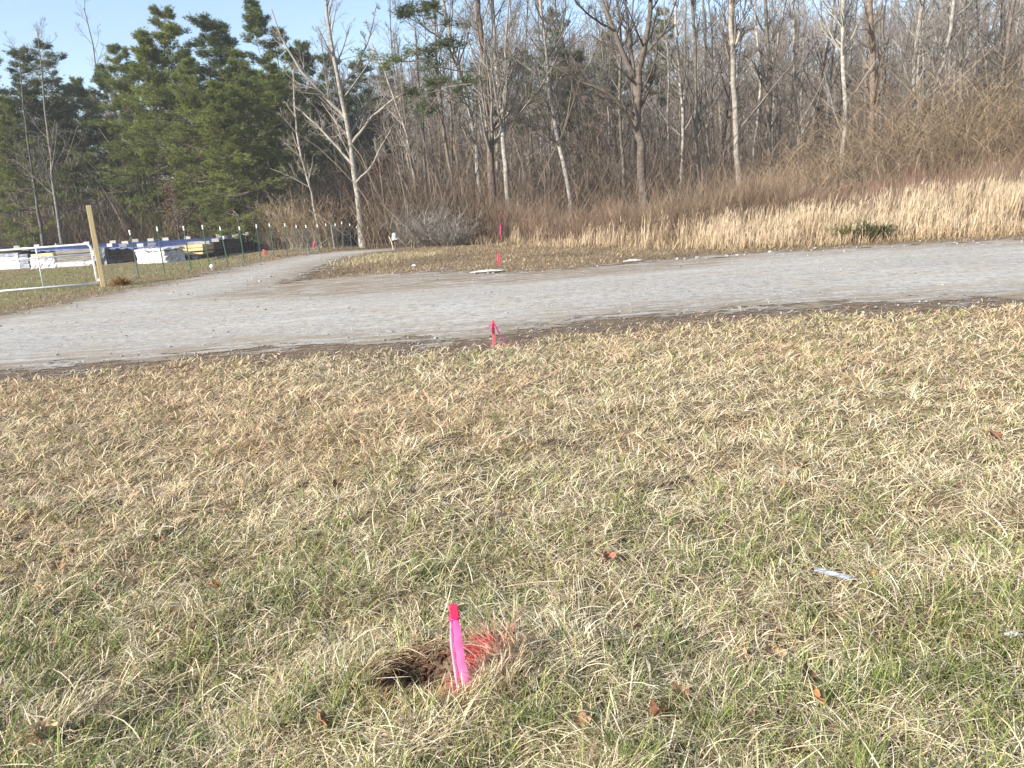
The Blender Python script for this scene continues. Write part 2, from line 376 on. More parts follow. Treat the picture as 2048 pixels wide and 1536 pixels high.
def in_hole(x, y): return (np.hypot(x - stakeP[0], y - stakeP[1] + .06) < .075) | (np.hypot((x - holeP[0]) / 1.25, y - holeP[1]) < .165 + .04 * (_tab[(np.asarray(x) * 90).astype(int) & 255, (np.asarray(y) * 90).astype(int) & 255] - .5))
def sect(rng, N, r0, r1, a=52, k=1.4):
    """points in the view sector, density falling as r^-k"""
    e = 2 - k; r = (r0 ** e + rng.rand(N) * (r1 ** e - r0 ** e)) ** (1 / e); th = R(90) + (rng.rand(N) - .5) * 2 * R(a)
    return r * np.cos(th), r * np.sin(th)
lawn = MB()
def put_blades(x, y, L, wd, t0, t1, az=None, K=4, kgreen=1.0, up=0.0, c=None, sp=.5):
    sdv = poly_sd(road_poly, x, y); ok = (sdv < .15 + .5 * (vn(x, y, .5, 40) - .5)) & ~in_hole(x, y) & (rng.rand(len(x)) < np.clip(.10 - (sdv + .9 * (fbm(x, y, 1.1, 41) - .35)) / 1.0, .05, 1))
    x, y, L, wd, t0, t1 = [a_[ok] for a_ in (x, y, L, wd, t0, t1)]; az = az[ok] if az is not None else None
    if c is None: c, g = grass_color(rng, x, y, kgreen)
    else: c = c[ok]; g = np.zeros(len(x), bool)
    t0 = np.where(g, t0 * .5, t0); t1 = np.where(g, t1 * .65, t1); L = L * (1 - .35 * np.clip(1 + (poly_sd(road_poly, x, y)) / 1.0, 0, 1))
    blades(lawn, rng, np.c_[x, y, hgt(x, y) - .004 + up], L, wd, t0, t1, c, K, az, sp)
# mat of fallen straw
N = 170000; x, y = sect(rng, N, 1.2, 11.5); d = np.hypot(x, y)
put_blades(x, y, (.05 + .11 * rng.rand(N)), (.0016 + .0008 * d) * (.45 + rng.rand(N) * .8), .7 + .7 * rng.rand(N), 1.3 + .6 * rng.rand(N), K=4, kgreen=.55, up=.004 + 0 * 1)
# tufts
T = 15000; tx, ty = sect(rng, T, 1.2, 11.5); nb = 15
x = np.repeat(tx, nb); y = np.repeat(ty, nb); N = len(x); d = np.hypot(x, y); cl = np.repeat((.45 + .6 * rng.rand(T) ** 1.5) * (.5 + 1.1 * vn(tx, ty, .22, 44)), nb) * 1.15
az = rng.rand(N) * 6.283; rr = .028 * rng.rand(N) * cl * (1 + d * .12); x = x + np.cos(az) * rr; y = y + np.sin(az) * rr
flow = fbm(x, y, .45, 51) * 16; az = np.where(rng.rand(N) < .6, flow + (rng.rand(N) - .5) * 2.2, az)
put_blades(x, y, (.05 + .075 * rng.rand(N)) * cl, (.0016 + .0008 * d) * (.45 + rng.rand(N) * .7), .25 + .7 * rng.rand(N), 1.1 + .95 * rng.rand(N), az=az, K=4)
# long pale stalks arching over the rest
N = 13000; x, y = sect(rng, N, 1.2, 9, k=1.4); d = np.hypot(x, y)
put_blades(x, y, np.minimum(.10 + .14 * rng.rand(N), .3), (.0022 + .0005 * d) * (.5 + .8 * rng.rand(N)), .6 + .7 * rng.rand(N), 1.4 + .6 * rng.rand(N), K=6, c=np.tile(C_pale, (N, 1)) * (.8 + .3 * rng.rand(N))[:, None], sp=1.0)
# upright green shoots close to the camera
N = 26000; x, y = sect(rng, N, 1.2, 5.2, k=1.3); g = fbm(x, y, .2, 61); ok = (g > .53) & (rng.rand(N) < .42); x = x[ok]; y = y[ok]; N = len(x)
put_blades(x, y, .03 + .055 * rng.rand(N), .0016 + .0006 * np.hypot(x, y) * (.5 + .6 * rng.rand(N)), .05 + .4 * rng.rand(N), .4 + .7 * rng.rand(N), K=4, c=(C_grn + (C_ygrn - C_grn) * (rng.rand(N) ** 1.6)[:, None]) * (.8 + .5 * rng.rand(N))[:, None])
o = lawn.build('lawn_grass', M['grass']); tag(o, 'dry straw and green mown grass covering the ground in front of the gravel road', 'grass', kind='stuff')
# straw ring bent around the hole, bright clump right of the stake
cl = MB(); N = 900; az = rng.rand(N) * 6.283; rad = .155 + .07 * rng.rand(N)
x = holeP[0] + np.cos(az) * rad * 1.25; y = holeP[1] + np.sin(az) * rad; c, _ = grass_color(rng, x, y, .3); c = c * np.array([1., .82, .72])
blades(cl, rng, np.c_[x, y, hgt(x, y)], .05 + .07 * rng.rand(N), .002 + .0015 * rng.rand(N), .5 + .6 * rng.rand(N), 1.3 + .5 * rng.rand(N), c, 4, az + math.pi + (rng.rand(N) - .5) * 2.6)
N = 900; cx, cy = G(985, 1400)[:2]; x = cx + rng.randn(N) * .06; y = cy + rng.randn(N) * .05; c, _ = grass_color(rng, x, y, .15)
blades(cl, rng, np.c_[x, y, hgt(x, y)], .05 + .06 * rng.rand(N), .002 + .002 * rng.rand(N), .1 + .4 * rng.rand(N), .7 + .9 * rng.rand(N), c, 4)
N = 500; cx, cy = G(958, 1350)[:2]; x = cx + rng.randn(N) * .033; y = cy + rng.randn(N) * .03; c = np.tile([.78, .012, .085], (N, 1)) * (.6 + .5 * rng.rand(N))[:, None]
blades(cl, rng, np.c_[x, y, hgt(x, y)], .03 + .05 * rng.rand(N), .002 + .002 * rng.rand(N), .2 + .7 * rng.rand(N), 1. + .6 * rng.rand(N), c, 4)
o = cl.build('painted_grass', M['grass']); tag(o, 'straw clump sprayed pink around the foot of the nearest stake', 'grass', kind='stuff')

# verge grass beyond the road, and the fenced yard
rng = np.random.RandomState(12); vg = MB(); N = 230000
x = -34 + 66 * rng.rand(N); y = 12 + 34 * rng.rand(N) ** 1.2; sdv = poly_sd(road_poly, x, y); lim = woodline(x) + 6
ok = (sdv < -.05) & (y > 13) & (y < lim) & ((x < -9) | (y > 15)) & (np.abs(x) < .8 * y + 2) & (rng.rand(N) < np.clip(.3 - sdv / 1.2, .2, 1)); x = x[ok]; y = y[ok]; N = len(x)
kg = fbm(x, y, 2.5, 71); yard = x < -9 - (y - 20) * .1
c = np.where(rng.rand(N)[:, None] < .5, np.array([.40, .31, .185]), np.array([.30, .215, .125])) * (.6 + .65 * rng.rand(N))[:, None]
dk = sstep(.5, .62, fbm(x, y * 1.5, 2.0, 74))[:, None]; c = c * (1 - .5 * dk * (~yard)[:, None])
isg = yard & (rng.rand(N) < .25 + .65 * sstep(.4, .6, kg)); c = np.where(isg[:, None], np.array([.22, .24, .085]) * (.7 + .6 * rng.rand(N))[:, None], c)
yl = (np.hypot((x - G(700, 522)[0]) / 3.5, (y - G(700, 522)[1]) / 3.0) < 1); c = np.where(yl[:, None], np.array([.46, .38, .22]) * (.7 + .5 * rng.rand(N))[:, None], c)
blades(vg, rng, np.c_[x, y, hgt(x, y)], (.05 + .10 * rng.rand(N)) * (1 + .9 * yl) * np.where(yard, .8, 1), .012 + .014 * rng.rand(N), .2 + .8 * rng.rand(N), .9 + .8 * rng.rand(N), c, 3)
o = vg.build('verge_grass', M['grass']); tag(o, 'short matted brown grass on the verge and yard beyond the gravel road', 'grass', kind='stuff')

# tall broomsedge
rng = np.random.RandomState(13); tg = MB()
def edge_y(x, pts):
    P = np.array([G(*p)[:2] for p in pts]); return np.interp(x, P[:, 0], P[:, 1])
tallfront = lambda x: edge_y(x, [(900, 489), (1180, 496), (1300, 500), (1400, 500), (1500, 498), (1700, 488), (2048, 467), (2500, 440)])
NT = 5200; txx = -3.5 + 27 * rng.rand(NT); tyy = tallfront(txx) + (6.5 + .0 * txx) * rng.rand(NT) ** 1.15
dens = sstep(2.0, 10, txx) * .9 + .05; ok = (rng.rand(NT) < dens) & (vn(txx, tyy, 1.0, 80) > .38); txx = txx[ok]; tyy = tyy[ok]; NT = len(txx); nb = 12
hh = np.repeat((.35 + .5 * rng.rand(NT) ** 1.3 + .55 * vn(txx, tyy, .9, 82) ** 1.5) * (1 + .25 * sstep(5, 14, txx)) * (.45 + .55 * sstep(0, 2.2, tyy - tallfront(txx))), nb); tnt = np.repeat(rng.rand(NT), nb)
x = np.repeat(txx, nb) + rng.randn(NT * nb) * .09; y = np.repeat(tyy, nb) + rng.randn(NT * nb) * .09; N = len(x)
c = (np.array([.61, .49, .32]) * (1 - tnt)[:, None] + np.array([.46, .345, .23]) * tnt[:, None]) * (.75 + .4 * rng.rand(N))[:, None]
blades(tg, rng, np.c_[x, y, hgt(x, y)], hh * (.6 + .55 * rng.rand(N)), .009 + .010 * rng.rand(N), .02 + .15 * rng.rand(N), .15 + .8 * rng.rand(N) ** 2, c, 5, az=.2 + rng.randn(N) * 1.0)
N2 = 3500; i_ = rng.randint(0, len(x), N2)
blades(tg, rng, np.c_[x[i_] + .04, y[i_], hgt(x[i_], y[i_]) + hh[i_] * .85], .12 + .16 * rng.rand(N2), .010 + .008 * rng.rand(N2), .1 + .3 * rng.rand(N2), .5 + .9 * rng.rand(N2), np.array([.54, .43, .30]) * (.75 + .35 * rng.rand(N2))[:, None], 4, az=.3 + rng.randn(N2) * .8)
N = 26000; x = -3.5 + 27 * rng.rand(N); y = tallfront(x) - .5 + 6 * rng.rand(N) ** 1.3; ok = rng.rand(N) < .12 + .6 * sstep(3, 11, x); x = x[ok]; y = y[ok]; N = len(x)
blades(tg, rng, np.c_[x, y, hgt(x, y)], .15 + .3 * rng.rand(N), .010 + .012 * rng.rand(N), .1 + .4 * rng.rand(N), .5 + .8 * rng.rand(N), np.array([.50, .37, .22]) * (.6 + .6 * rng.rand(N))[:, None], 3)
o = tg.build('tall_grass', M['straw']); tag(o, 'tall pale broomsedge standing along the far edge of the gravel road', 'tall grass', kind='stuff')

# brush behind it: thin branching stems
def shrubs(mb, rng, x, y, h, stems, colf, wd=.012, twigs=5, spreadth=.5):
    N0 = len(x); X_ = np.repeat(x, stems) + rng.randn(N0 * stems) * .15; Y_ = np.repeat(y, stems) + rng.randn(N0 * stems) * .15; N = len(X_)
    H = np.repeat(h, stems) * (.6 + .5 * rng.rand(N)); c = colf(N, np.repeat(np.arange(N0), stems))
    P = blades(mb, rng, np.c_[X_, Y_, hgt(X_, Y_)], H, wd * (.7 + .6 * rng.rand(N)), .05 + spreadth * .5 * rng.rand(N), spreadth * (.4 + 1.3 * rng.rand(N)), c, 5)
    k = rng.randint(1, 4, N * twigs); i = np.repeat(np.arange(N), twigs); u = rng.rand(N * twigs)[:, None]
    B = P[i, k] * (1 - u) + P[i, k + 1] * u
    blades(mb, rng, B, np.repeat(H, twigs) * (.15 + .3 * rng.rand(N * twigs)), wd * .7 * (.6 + .6 * rng.rand(N * twigs)), .3 + .5 * rng.rand(N * twigs), .5 + .9 * rng.rand(N * twigs), c[i] * (.85 + .3 * rng.rand(N * twigs))[:, None], 3)
rng = np.random.RandomState(14); br = MB()
N = 2300; x = -4.8 + 32 * rng.rand(N); y = np.maximum(woodline(x) - 3.5 + 9 * rng.rand(N), tallfront(x) + 4.5 + 3 * rng.rand(N)); 
h = (.7 + 1.6 * vn(x, y, 2.2, 90) * (.6 + .8 * rng.rand(N))) * (.55 + .45 * sstep(0, 4, y - woodline(x) + 3))
cA = np.array([.22, .165, .11]); cB = np.array([.245, .155, .11]); cC = np.array([.30, .23, .155])
def colf(n, i): u = rng.rand(n)[:, None]; v = vn(x[i], y[i], 2.5, 92)[:, None]; return ((cA * u + cC * (1 - u)) * (1 - .6 * v) + cB * v * .6) * (.75 + .4 * rng.rand(n))[:, None]
shrubs(br, rng, x, y, h, 7, colf, .011, 8, .9)
o = br.build('brown_brush', M['twigs']); tag(o, 'waist to head high leafless brown brush at the foot of the woods', 'brush', kind='stuff')
# red canes on the right
rc_ = MB(); N = 520; x = 6 + 21 * rng.rand(N) ** .7; y = tallfront(x) + 5.2 + 2.5 * rng.rand(N); h = 1.05 + .5 * rng.rand(N) + .65 * sstep(9, 16, x)
def colr(n, i): return np.array([.28, .115, .10]) * (.6 + .5 * rng.rand(n))[:, None]
shrubs(rc_, rng, x, y, h, 7, colr, .010, 7, 1.0)
o = rc_.build('red_canes', M['twigs']); tag(o, 'dull red bramble canes behind the tall grass on the right', 'brambles', kind='stuff')
# vine thicket on the right: arching, tangled
vt = MB(); N = 2300; x = 9 + 20 * rng.rand(N); y = 29 + 7 * rng.rand(N); H = (1.0 + 5.6 * sstep(8.5, 16.5, x)) * (.35 + .7 * rng.rand(N)); st = 5
i = np.repeat(np.arange(N), st); n = N * st; X_ = x[i] + rng.randn(n) * .4; Y_ = y[i] + rng.randn(n) * .4
cc = (np.array([.34, .255, .175]) * (.5 + .6 * rng.rand(n))[:, None]); og = (vn(X_, Y_, 4, 95) > .6)[:, None]; cc = np.where(og, cc * np.array([.97, .95, .85]), cc)
P = blades(vt, rng, np.c_[X_, Y_, hgt(X_, Y_) + H[i] * .45 * rng.rand(n)], H[i] * (.6 + .6 * rng.rand(n)), .007 + .009 * rng.rand(n), .1 + .8 * rng.rand(n), 1.0 + 1.9 * rng.rand(n), cc, 7, spread=1.6)
j = np.repeat(np.arange(n), 4); k = rng.randint(1, 6, n * 4)
blades(vt, rng, P[j, k], .25 + .6 * rng.rand(n * 4), .007 + .008 * rng.rand(n * 4), .3 + 1.2 * rng.rand(n * 4), .8 + 1.5 * rng.rand(n * 4), cc[j] * .9, 4, spread=1.5)
o = vt.build('vine_thicket', M['twigs']); tag(o, 'tangled mound of bare tan vines in front of the trees on the right', 'thicket', kind='stuff')

# ------------------------------------------------------------------ BARE TREES
def kids(rng, P, Rr, m, t0, t1, ang, ratio, K, upb, rratio, wob=.12, lmin=.0):
    N, Kp = P.shape[:2]; i = np.repeat(np.arange(N), m); n = N * m
    t = t0 + (t1 - t0) * rng.rand(n); f = t * (Kp - 1); k = np.minimum(f.astype(int), Kp - 2); u = (f - k)[:, None]
    B = P[i, k] * (1 - u) + P[i, k + 1] * u; rb = Rr[i, k] * (1 - u[:, 0]) + Rr[i, k + 1] * u[:, 0]
    T = P[i, k + 1] - P[i, k]; T /= np.linalg.norm(T, axis=1, keepdims=True) + 1e-9
    Lp = np.linalg.norm(np.diff(P, axis=1), axis=2).sum(1)[i]
    rd = rng.randn(n, 3); rd -= (rd * T).sum(1, keepdims=True) * T; rd /= np.linalg.norm(rd, axis=1, keepdims=True) + 1e-9
    a = ang * (.7 + .6 * rng.rand(n)); d = T * np.cos(a)[:, None] + rd * np.sin(a)[:, None]
    L = Lp * ratio * (1.15 - .75 * (t - t0) / (t1 - t0 + 1e-6)) * (.6 + .6 * rng.rand(n)) + lmin
    C = np.zeros((n, K, 3)); C[:, 0] = B; st = (L / (K - 1))[:, None]
    for q_ in range(1, K):
        d = d + rng.randn(n, 3) * wob + np.array([0, 0, upb]); d /= np.linalg.norm(d, axis=1, keepdims=True); C[:, q_] = C[:, q_ - 1] + d * st
    r0 = np.minimum(rb * rratio, .9 * rb); r = r0[:, None] * np.linspace(1, .35, K)[None]
    return C, r
def twig_ribbons(mb, rng, P, w0, c):
    N, K = P.shape[:2]; side = rng.randn(N, 3); side /= np.linalg.norm(side, axis=1, keepdims=True)
    mb.ribbons(P, np.tile(w0 * np.linspace(1, .5, K), (N, 1)), side, c)
def resample(pts, rad, K):
    pts = np.asarray(pts, float); s = np.r_[0, np.cumsum(np.linalg.norm(np.diff(pts, axis=0), axis=1))]; u = np.linspace(0, s[-1], K)
    # smooth (Catmull-like) by cubic interpolation of a dense linear path then blur
    Q = np.stack([np.interp(u, s, pts[:, a]) for a in range(3)], 1); R2 = np.interp(u, s, rad)
    Q[1:-1] = .25 * Q[:-2] + .5 * Q[1:-1] + .25 * Q[2:]; return Q, R2
def tree_parts(rng, stems, bark, branch, n1=20, n2=8, n3=7, t0=.3, ang=.75, rat=.28, up=.10, detail=True, tw=.012, wob=.10):
    """stems: list of (pts, radii); first is the trunk. Returns (trunk MB, crown MB)"""
    tr, cr = MB(), MB(); allP = []; K = 16
    for si, (pts, rad) in enumerate(stems):
        Q, q_ = resample(pts, rad, K); Q[1:-1] += rng.randn(K - 2, 3) * np.minimum(q_[1:-1, None] * .25, .05)
        if si == 0: q_ = q_ * np.r_[1.35, 1.12, np.ones(K - 2)]
        (tr if si == 0 else cr).tubes(Q[None], q_[None], 9 if detail else 5, np.array(bark if si == 0 else bark)); allP.append((Q, q_, si))
    P = np.stack([a[0] for a in allP]); Rr = np.stack([a[1] for a in allP])
    br_ = np.array(branch)
    # branches start above t0 on the trunk, along the whole length of big limbs
    C1, r1 = kids(rng, P[:1], Rr[:1], n1, t0, 1, ang, rat, 6, up, .45, wob)
    if len(P) > 1:
        Cb, rb = kids(rng, P[1:], Rr[1:], max(4, n1 // 2), .15, 1, ang, rat * 1.2, 6, up, .5, wob); C1 = np.r_[C1, Cb]; r1 = np.r_[r1, rb]
    r1 = np.clip(r1, .010, .09); cr.tubes(C1, r1, 4, br_)
    C2, r2 = kids(rng, C1, r1, n2, .15, 1, .7, .45, 4, up * .8, .55, wob * 1.3); r2 = np.clip(r2, .006, .05); cr.tubes(C2, r2, 3, br_ * .92)
    C3, r3 = kids(rng, C2, r2, n3, .2, 1, .65, .5, 4, up * .6, .6, wob * 1.3, .08); twig_ribbons(cr, rng, C3, tw, br_ * .85)
    return tr, cr
def make_tree(name, loc, tr, cr, label, group, cat='bare tree'):
    r = empty(name, loc, label, cat, group)
    tr.build('trunk', M['bark'], r, smooth=True); cr.build('crown', M['twigs'], r); return r
PALE = (.30, .275, .235); GREY = (.165, .145, .12); DARK = (.085, .07, .06); BRN = (.14, .105, .08)
LPALE = (.24, .215, .185); LGREY = (.16, .135, .115); LDARK = (.10, .083, .07)
PX = lambda D: D / F     # metres per photo pixel at depth D
def hero(seed, D, main, wpx, limbs=[], bark=GREY, branch=LGREY, label='', group=None, cat='bare tree', name='bare_tree', **kw):
    rg = np.random.RandomState(seed); m = PX(D); base = W(*main[0], D); g = float(hgt(base[0], D))
    org = np.array([base[0], D, g])
    pts = np.array([W(a, b, D) for a, b in main]); pts = np.vstack([[pts[0][0] + (pts[0][0]-pts[1][0])*.1, D, g - .1], pts]) - org
    if pts[1][2] < .15: pts = np.delete(pts, 1, 0)
    pts[1:, 1] += np.cumsum(rg.randn(len(pts) - 1)) * .25
    rad = np.linspace(1, .32, len(pts)) * wpx[0] * m / 2 if len(wpx) == 1 else np.linspace(wpx[0], wpx[1], len(pts)) * m / 2
    stems = [(pts, rad)]
    for lb, w0 in limbs:
        q_ = np.array([W(a, b, D) for a, b in lb]) - org; q_[:, 1] = np.interp(q_[0][2], pts[:, 2], pts[:, 1]) + np.linspace(0, 1, len(q_)) * (rg.rand() - .5) * 4
        stems.append((q_, np.linspace(1, .3, len(q_)) * w0 * m / 2))
    tr, cr = tree_parts(rg, stems, bark, branch, **kw); return make_tree(name, org, tr, cr, label, group, cat)

hero(1, 42, [(727, 492), (716, 420), (700, 300), (686, 205), (668, 110), (655, 40), (645, -90)], (15, 3), [([(690, 235), (650, 195), (600, 140), (560, 70), (545, 20)], 7), ([(704, 330), (650, 270), (600, 222), (575, 205)], 6), ([(698, 290), (745, 235), (790, 200), (815, 190)], 6), ([(681, 180), (715, 120), (735, 60), (742, 0)], 5), ([(708, 365), (745, 335), (765, 300), (790, 265)], 5)],
     PALE, LPALE, 'pale barked bare tree with wide upswept limbs at the end of the wire fence', n1=22, n2=8, n3=6, t0=.3, rat=.2)
hero(3, 44, [(965, 440), (952, 300), (943, 225), (925, 164), (905, 92), (890, 30), (876, -80)], (9, 6), [([(912, 115), (880, 80), (840, 55), (800, 40)], 4)], (.36, .335, .29), LPALE, 'white stemmed bare tree leaning left across the tall grey pine', n1=22, t0=.3)
hero(4, 40, [(985, 420), (983, 330), (978, 262), (970, 235), (976, 190), (965, 110), (957, 0), (950, -90)], (18, 5), [([(980, 270), (1000, 230), (1018, 150), (1025, 60), (1020, -40)], 6)], BRN, LPALE, 'vine wrapped brown trunk with pale upper stem left of the upright pale trees', n1=22, t0=.3)
hero(5, 39, [(1018, 420), (1013, 330), (1003, 250), (1000, 190), (990, 110), (985, 0), (980, -110)], (11, 6), [([(1003, 250), (1012, 180), (1010, 100), (1018, 0), (1020, -60)], 6)], PALE, LPALE, 'pale upright bare tree with twin stems above the pink flagged pole', n1=22, t0=.35)
hero(6, 40, [(1140, 400), (1120, 290), (1103, 220), (1092, 120), (1083, 50), (1072, -90)], (10, 5), [([(1098, 170), (1060, 140), (1020, 115), (1000, 110)], 4)], (.31, .285, .25), LGREY, 'slender pale bare tree leaning left between the pale twins and the big forked tree', n1=22, t0=.3)
hero(7, 38, [(1292, 410), (1284, 320), (1280, 240), (1277, 170), (1292, 90), (1300, 20), (1308, -100)], (22, 7), [([(1278, 178), (1258, 115), (1232, 55), (1212, 0), (1195, -80)], 12), ([(1276, 190), (1268, 100), (1262, 20), (1258, -70)], 10), ([(1281, 250), (1255, 215), (1220, 187), (1190, 174), (1160, 165), (1125, 140), (1090, 130)], 10), ([(1232, 60), (1190, 45), (1150, 20), (1130, -10)], 5), ([(1290, 110), (1330, 60), (1350, 0)], 6)],
     (.13, .105, .085), (.085, .07, .058), 'big dark forked tree with one thick limb arching out to the left', n1=16, n2=8, t0=.35, rat=.22)
hero(8, 41, [(1250, 400), (1248, 320), (1240, 260), (1235, 180), (1238, 90), (1230, 0), (1226, -80)], (8, 4), [], GREY, LGREY, 'thin grey tree standing just left of the big forked tree', n1=22, t0=.3)
hero(9, 40, [(1480, 385), (1470, 250), (1463, 150), (1458, 60), (1455, -90)], (13, 8), [([(1463, 110), (1478, 50), (1490, -40)], 6)], (.31, .275, .23), LGREY, 'pale grey forked trunk nearest the middle of the right hand woods', n1=22, t0=.3)
for sd, D, main, wp, bk, lb in [
    (10, 43, [(1543, 395), (1546, 250), (1540, 130), (1533, 40), (1530, -90)], (9, 6), GREY, 'straight grey tree just right of the pale grey forked trunk'),
    (11, 42, [(1603, 375), (1600, 250), (1590, 160), (1583, 80), (1578, -90)], (8, 5), (.28, .25, .215), 'slim pale tree bending slightly left, second right of the pale forked trunk'),
    (12, 38, [(1686, 360), (1690, 200), (1685, 60), (1684, -100)], (10, 7), (.38, .355, .31), 'whitish straight trunk left of the thick reddish brown trunk'),
    (13, 37, [(1742, 360), (1745, 200), (1742, 100), (1742, -100)], (14, 10), (.19, .145, .11), 'thick reddish brown trunk rising out of the vine thicket'),
    (14, 38, [(1838, 380), (1839, 250), (1835, 120), (1850, 40), (1855, -90)], (10, 7), (.31, .28, .24), 'pale kinked trunk above the vine thicket, right of the reddish brown trunk'),
    (15, 39, [(1850, 350), (1865, 210), (1880, 140), (1900, 60), (1915, -80)], (10, 6), (.29, .26, .22), 'pale trunk leaning to the right behind the kinked trunk'),
    (16, 41, [(1400, 380), (1388, 240), (1386, 120), (1380, 0), (1375, -90)], (8, 5), GREY, 'grey sapling tree midway between the big forked tree and the pale forked trunk'),
    (17, 42, [(1360, 380), (1365, 250), (1357, 150), (1352, 60), (1350, -60)], (7, 4), (.36, .32, .27), 'thin straight tree a little right of the big forked tree'),
    (18, 43, [(1500, 385), (1520, 250), (1532, 160), (1520, 60), (1515, -70)], (6, 4), (.38, .34, .29), 'thin right leaning tree behind the pale grey forked trunk'),
    (19, 43, [(1635, 380), (1643, 260), (1640, 150), (1660, 60), (1668, -60)], (7, 4), BRN, 'thin brownish tree left of the whitish straight trunk'),
    (20, 44, [(1940, 330), (1925, 210), (1932, 110), (1925, 0), (1920, -80)], (9, 5), GREY, 'grey trunk high above the right side of the vine thicket'),
    (21, 44, [(1990, 330), (2000, 200), (2020, 80), (2035, -60)], (10, 6), (.16, .13, .11), 'dark trunk leaning right near the right end of the woods'),
    (22, 52, [(118, 450), (113, 376), (104, 308), (94, 239), (89, 137), (84, 60)], (8, 1), (.20, .18, .155), 'pale bare tree standing against the dark pines at far left'),
    (23, 52, [(76, 440), (72, 410), (61, 325), (41, 198), (30, 100)], (8, 1), (.14, .125, .105), 'grey bare tree left of the pale one among the left pines'),
    (24, 46, [(852, 430), (850, 359), (847, 260), (837, 154), (832, 60)], (7, 3), GREY, 'thin straight grey tree left of the tall grey pine'),
    (25, 47, [(835, 430), (830, 370), (813, 260), (796, 222), (775, 150), (745, 90)], (7, 3), (.36, .32, .28), 'thin forked grey tree leaning left beyond the fence end'),
    (26, 45, [(640, 470), (625, 380), (600, 300), (590, 220), (588, 140)], (6, 3), (.34, .30, .25), 'slender bare tree between the green pines and the pale limbed tree'),
    (27, 44, [(1425, 390), (1420, 300), (1412, 200), (1416, 90), (1410, -60)], (6, 4), GREY, 'thin grey tree just left of the pale grey forked trunk')]:
    hero(sd, D, main, wp, [], bk, tuple(np.array(bk) * .9 if max(bk) < .3 else np.array(bk) * .8), lb, n1=20, n2=7, n3=7, t0=.3, rat=.2)

# woods behind: prototypes, then one object per tree
protos = []
for s_ in range(7):
    rg = np.random.RandomState(100 + s_); H = 13 + 5 * rg.rand(); pts = [(0, 0, -.3)]; p = np.zeros(3)
    for k in range(7): p = p + np.array([rg.randn() * .28, rg.randn() * .28, H / 7]); pts.append(tuple(p))
    bk = [PALE, GREY, (.22, .19, .165), GREY, DARK, (.27, .24, .21), (.20, .165, .13)][s_]; r0 = .085 + .05 * rg.rand()
    tr, cr = tree_parts(rg, [(pts, np.linspace(r0, .03, 8))], bk, tuple(np.array(bk) * .85), n1=20, n2=6, n3=5, t0=.3 + .2 * rg.rand(), rat=.2, detail=False, tw=.016)
    protos.append((tr, cr))
rng = np.random.RandomState(15); built = {}
spots = []
tries = 0
while len(spots) < 165 and tries < 6000:
    tries += 1; D = 45 + 33 * rng.rand() ** 1.2; x = (rng.rand() * 1.44 - .72) * D
    if x / D < -.19 and D < 66: continue
    if -12 < x < -6 and D < 58: continue
    if all((x - a) ** 2 + (D - b) ** 2 > 3.2 for a, b in spots): spots.append((x, D))
for k, (x, D) in enumerate(spots):
    i = k % len(protos); z = float(hgt(x, D)); lab = ['pale thin', 'grey thin', 'brownish grey thin', 'grey slender', 'dark', 'pale grey', 'tan grey'][i] + ' leafless tree in the crowd of woods behind the front trees'
    sc_ = .8 + .4 * rng.rand()
    if i not in built:
        built[i] = make_tree('woodland_tree', (x, D, z), *protos[i], lab, 'leafless trees of the woods'); built[i].rotation_euler = (0, 0, rng.rand() * 6.28)
    else: dup(built[i], (x, D, z), rng.rand() * 6.28, (sc_, sc_, sc_))
# far hillside woods: one mass
fw = MB(); rng = np.random.RandomState(16)
lo = []
for s_ in range(5):
    rg = np.random.RandomState(200 + s_); H = 13; pts = [(0, 0, -.3)]; p = np.zeros(3)
    for k in range(4): p = p + np.array([rg.randn() * .3, rg.randn() * .3, H / 4]); pts.append(tuple(p))
    m_ = MB(); Q, q_ = resample(pts, np.linspace(.13, .03, 5), 8); m_.tubes(Q[None], q_[None], 4, np.array([1., 1, 1]))
    C1, r1 = kids(rg, Q[None], q_[None], 26, .3, 1, .6, .22, 4, .12, .5); m_.tubes(C1, np.clip(r1, .02, .05), 3, np.array([.9, .9, .9]))
    C2, r2 = kids(rg, C1, r1, 12, .1, 1, .8, .55, 3, .06, .5); twig_ribbons(m_, rg, C2, .045, np.array([.8, .8, .8]))
    lo.append((np.concatenate(m_.v), np.concatenate(m_.q), np.concatenate(m_.t), np.concatenate(m_.c)))
NF = 950; k = 0
while k < NF:
    D = 76 + 150 * rng.rand(); x = (rng.rand() * 1.5 - .75) * D
    v, q, t, c = lo[k % 5]; a = rng.rand() * 6.28; s_ = .8 + .5 * rng.rand(); ca, sa = math.cos(a) * s_, math.sin(a) * s_
    vv = np.c_[v[:, 0] * ca - v[:, 1] * sa + x, v[:, 0] * sa + v[:, 1] * ca + D, v[:, 2] * s_ + float(hgt(x, D))]
    fw.add(vv, q, t, c * (np.array([.20, .16, .13]) * (.75 + .6 * rng.rand()))); k += 1
o = fw.build('far_woods', M['twigs']); tag(o, 'leafless woods covering the rising hillside far behind', 'woods', kind='stuff')
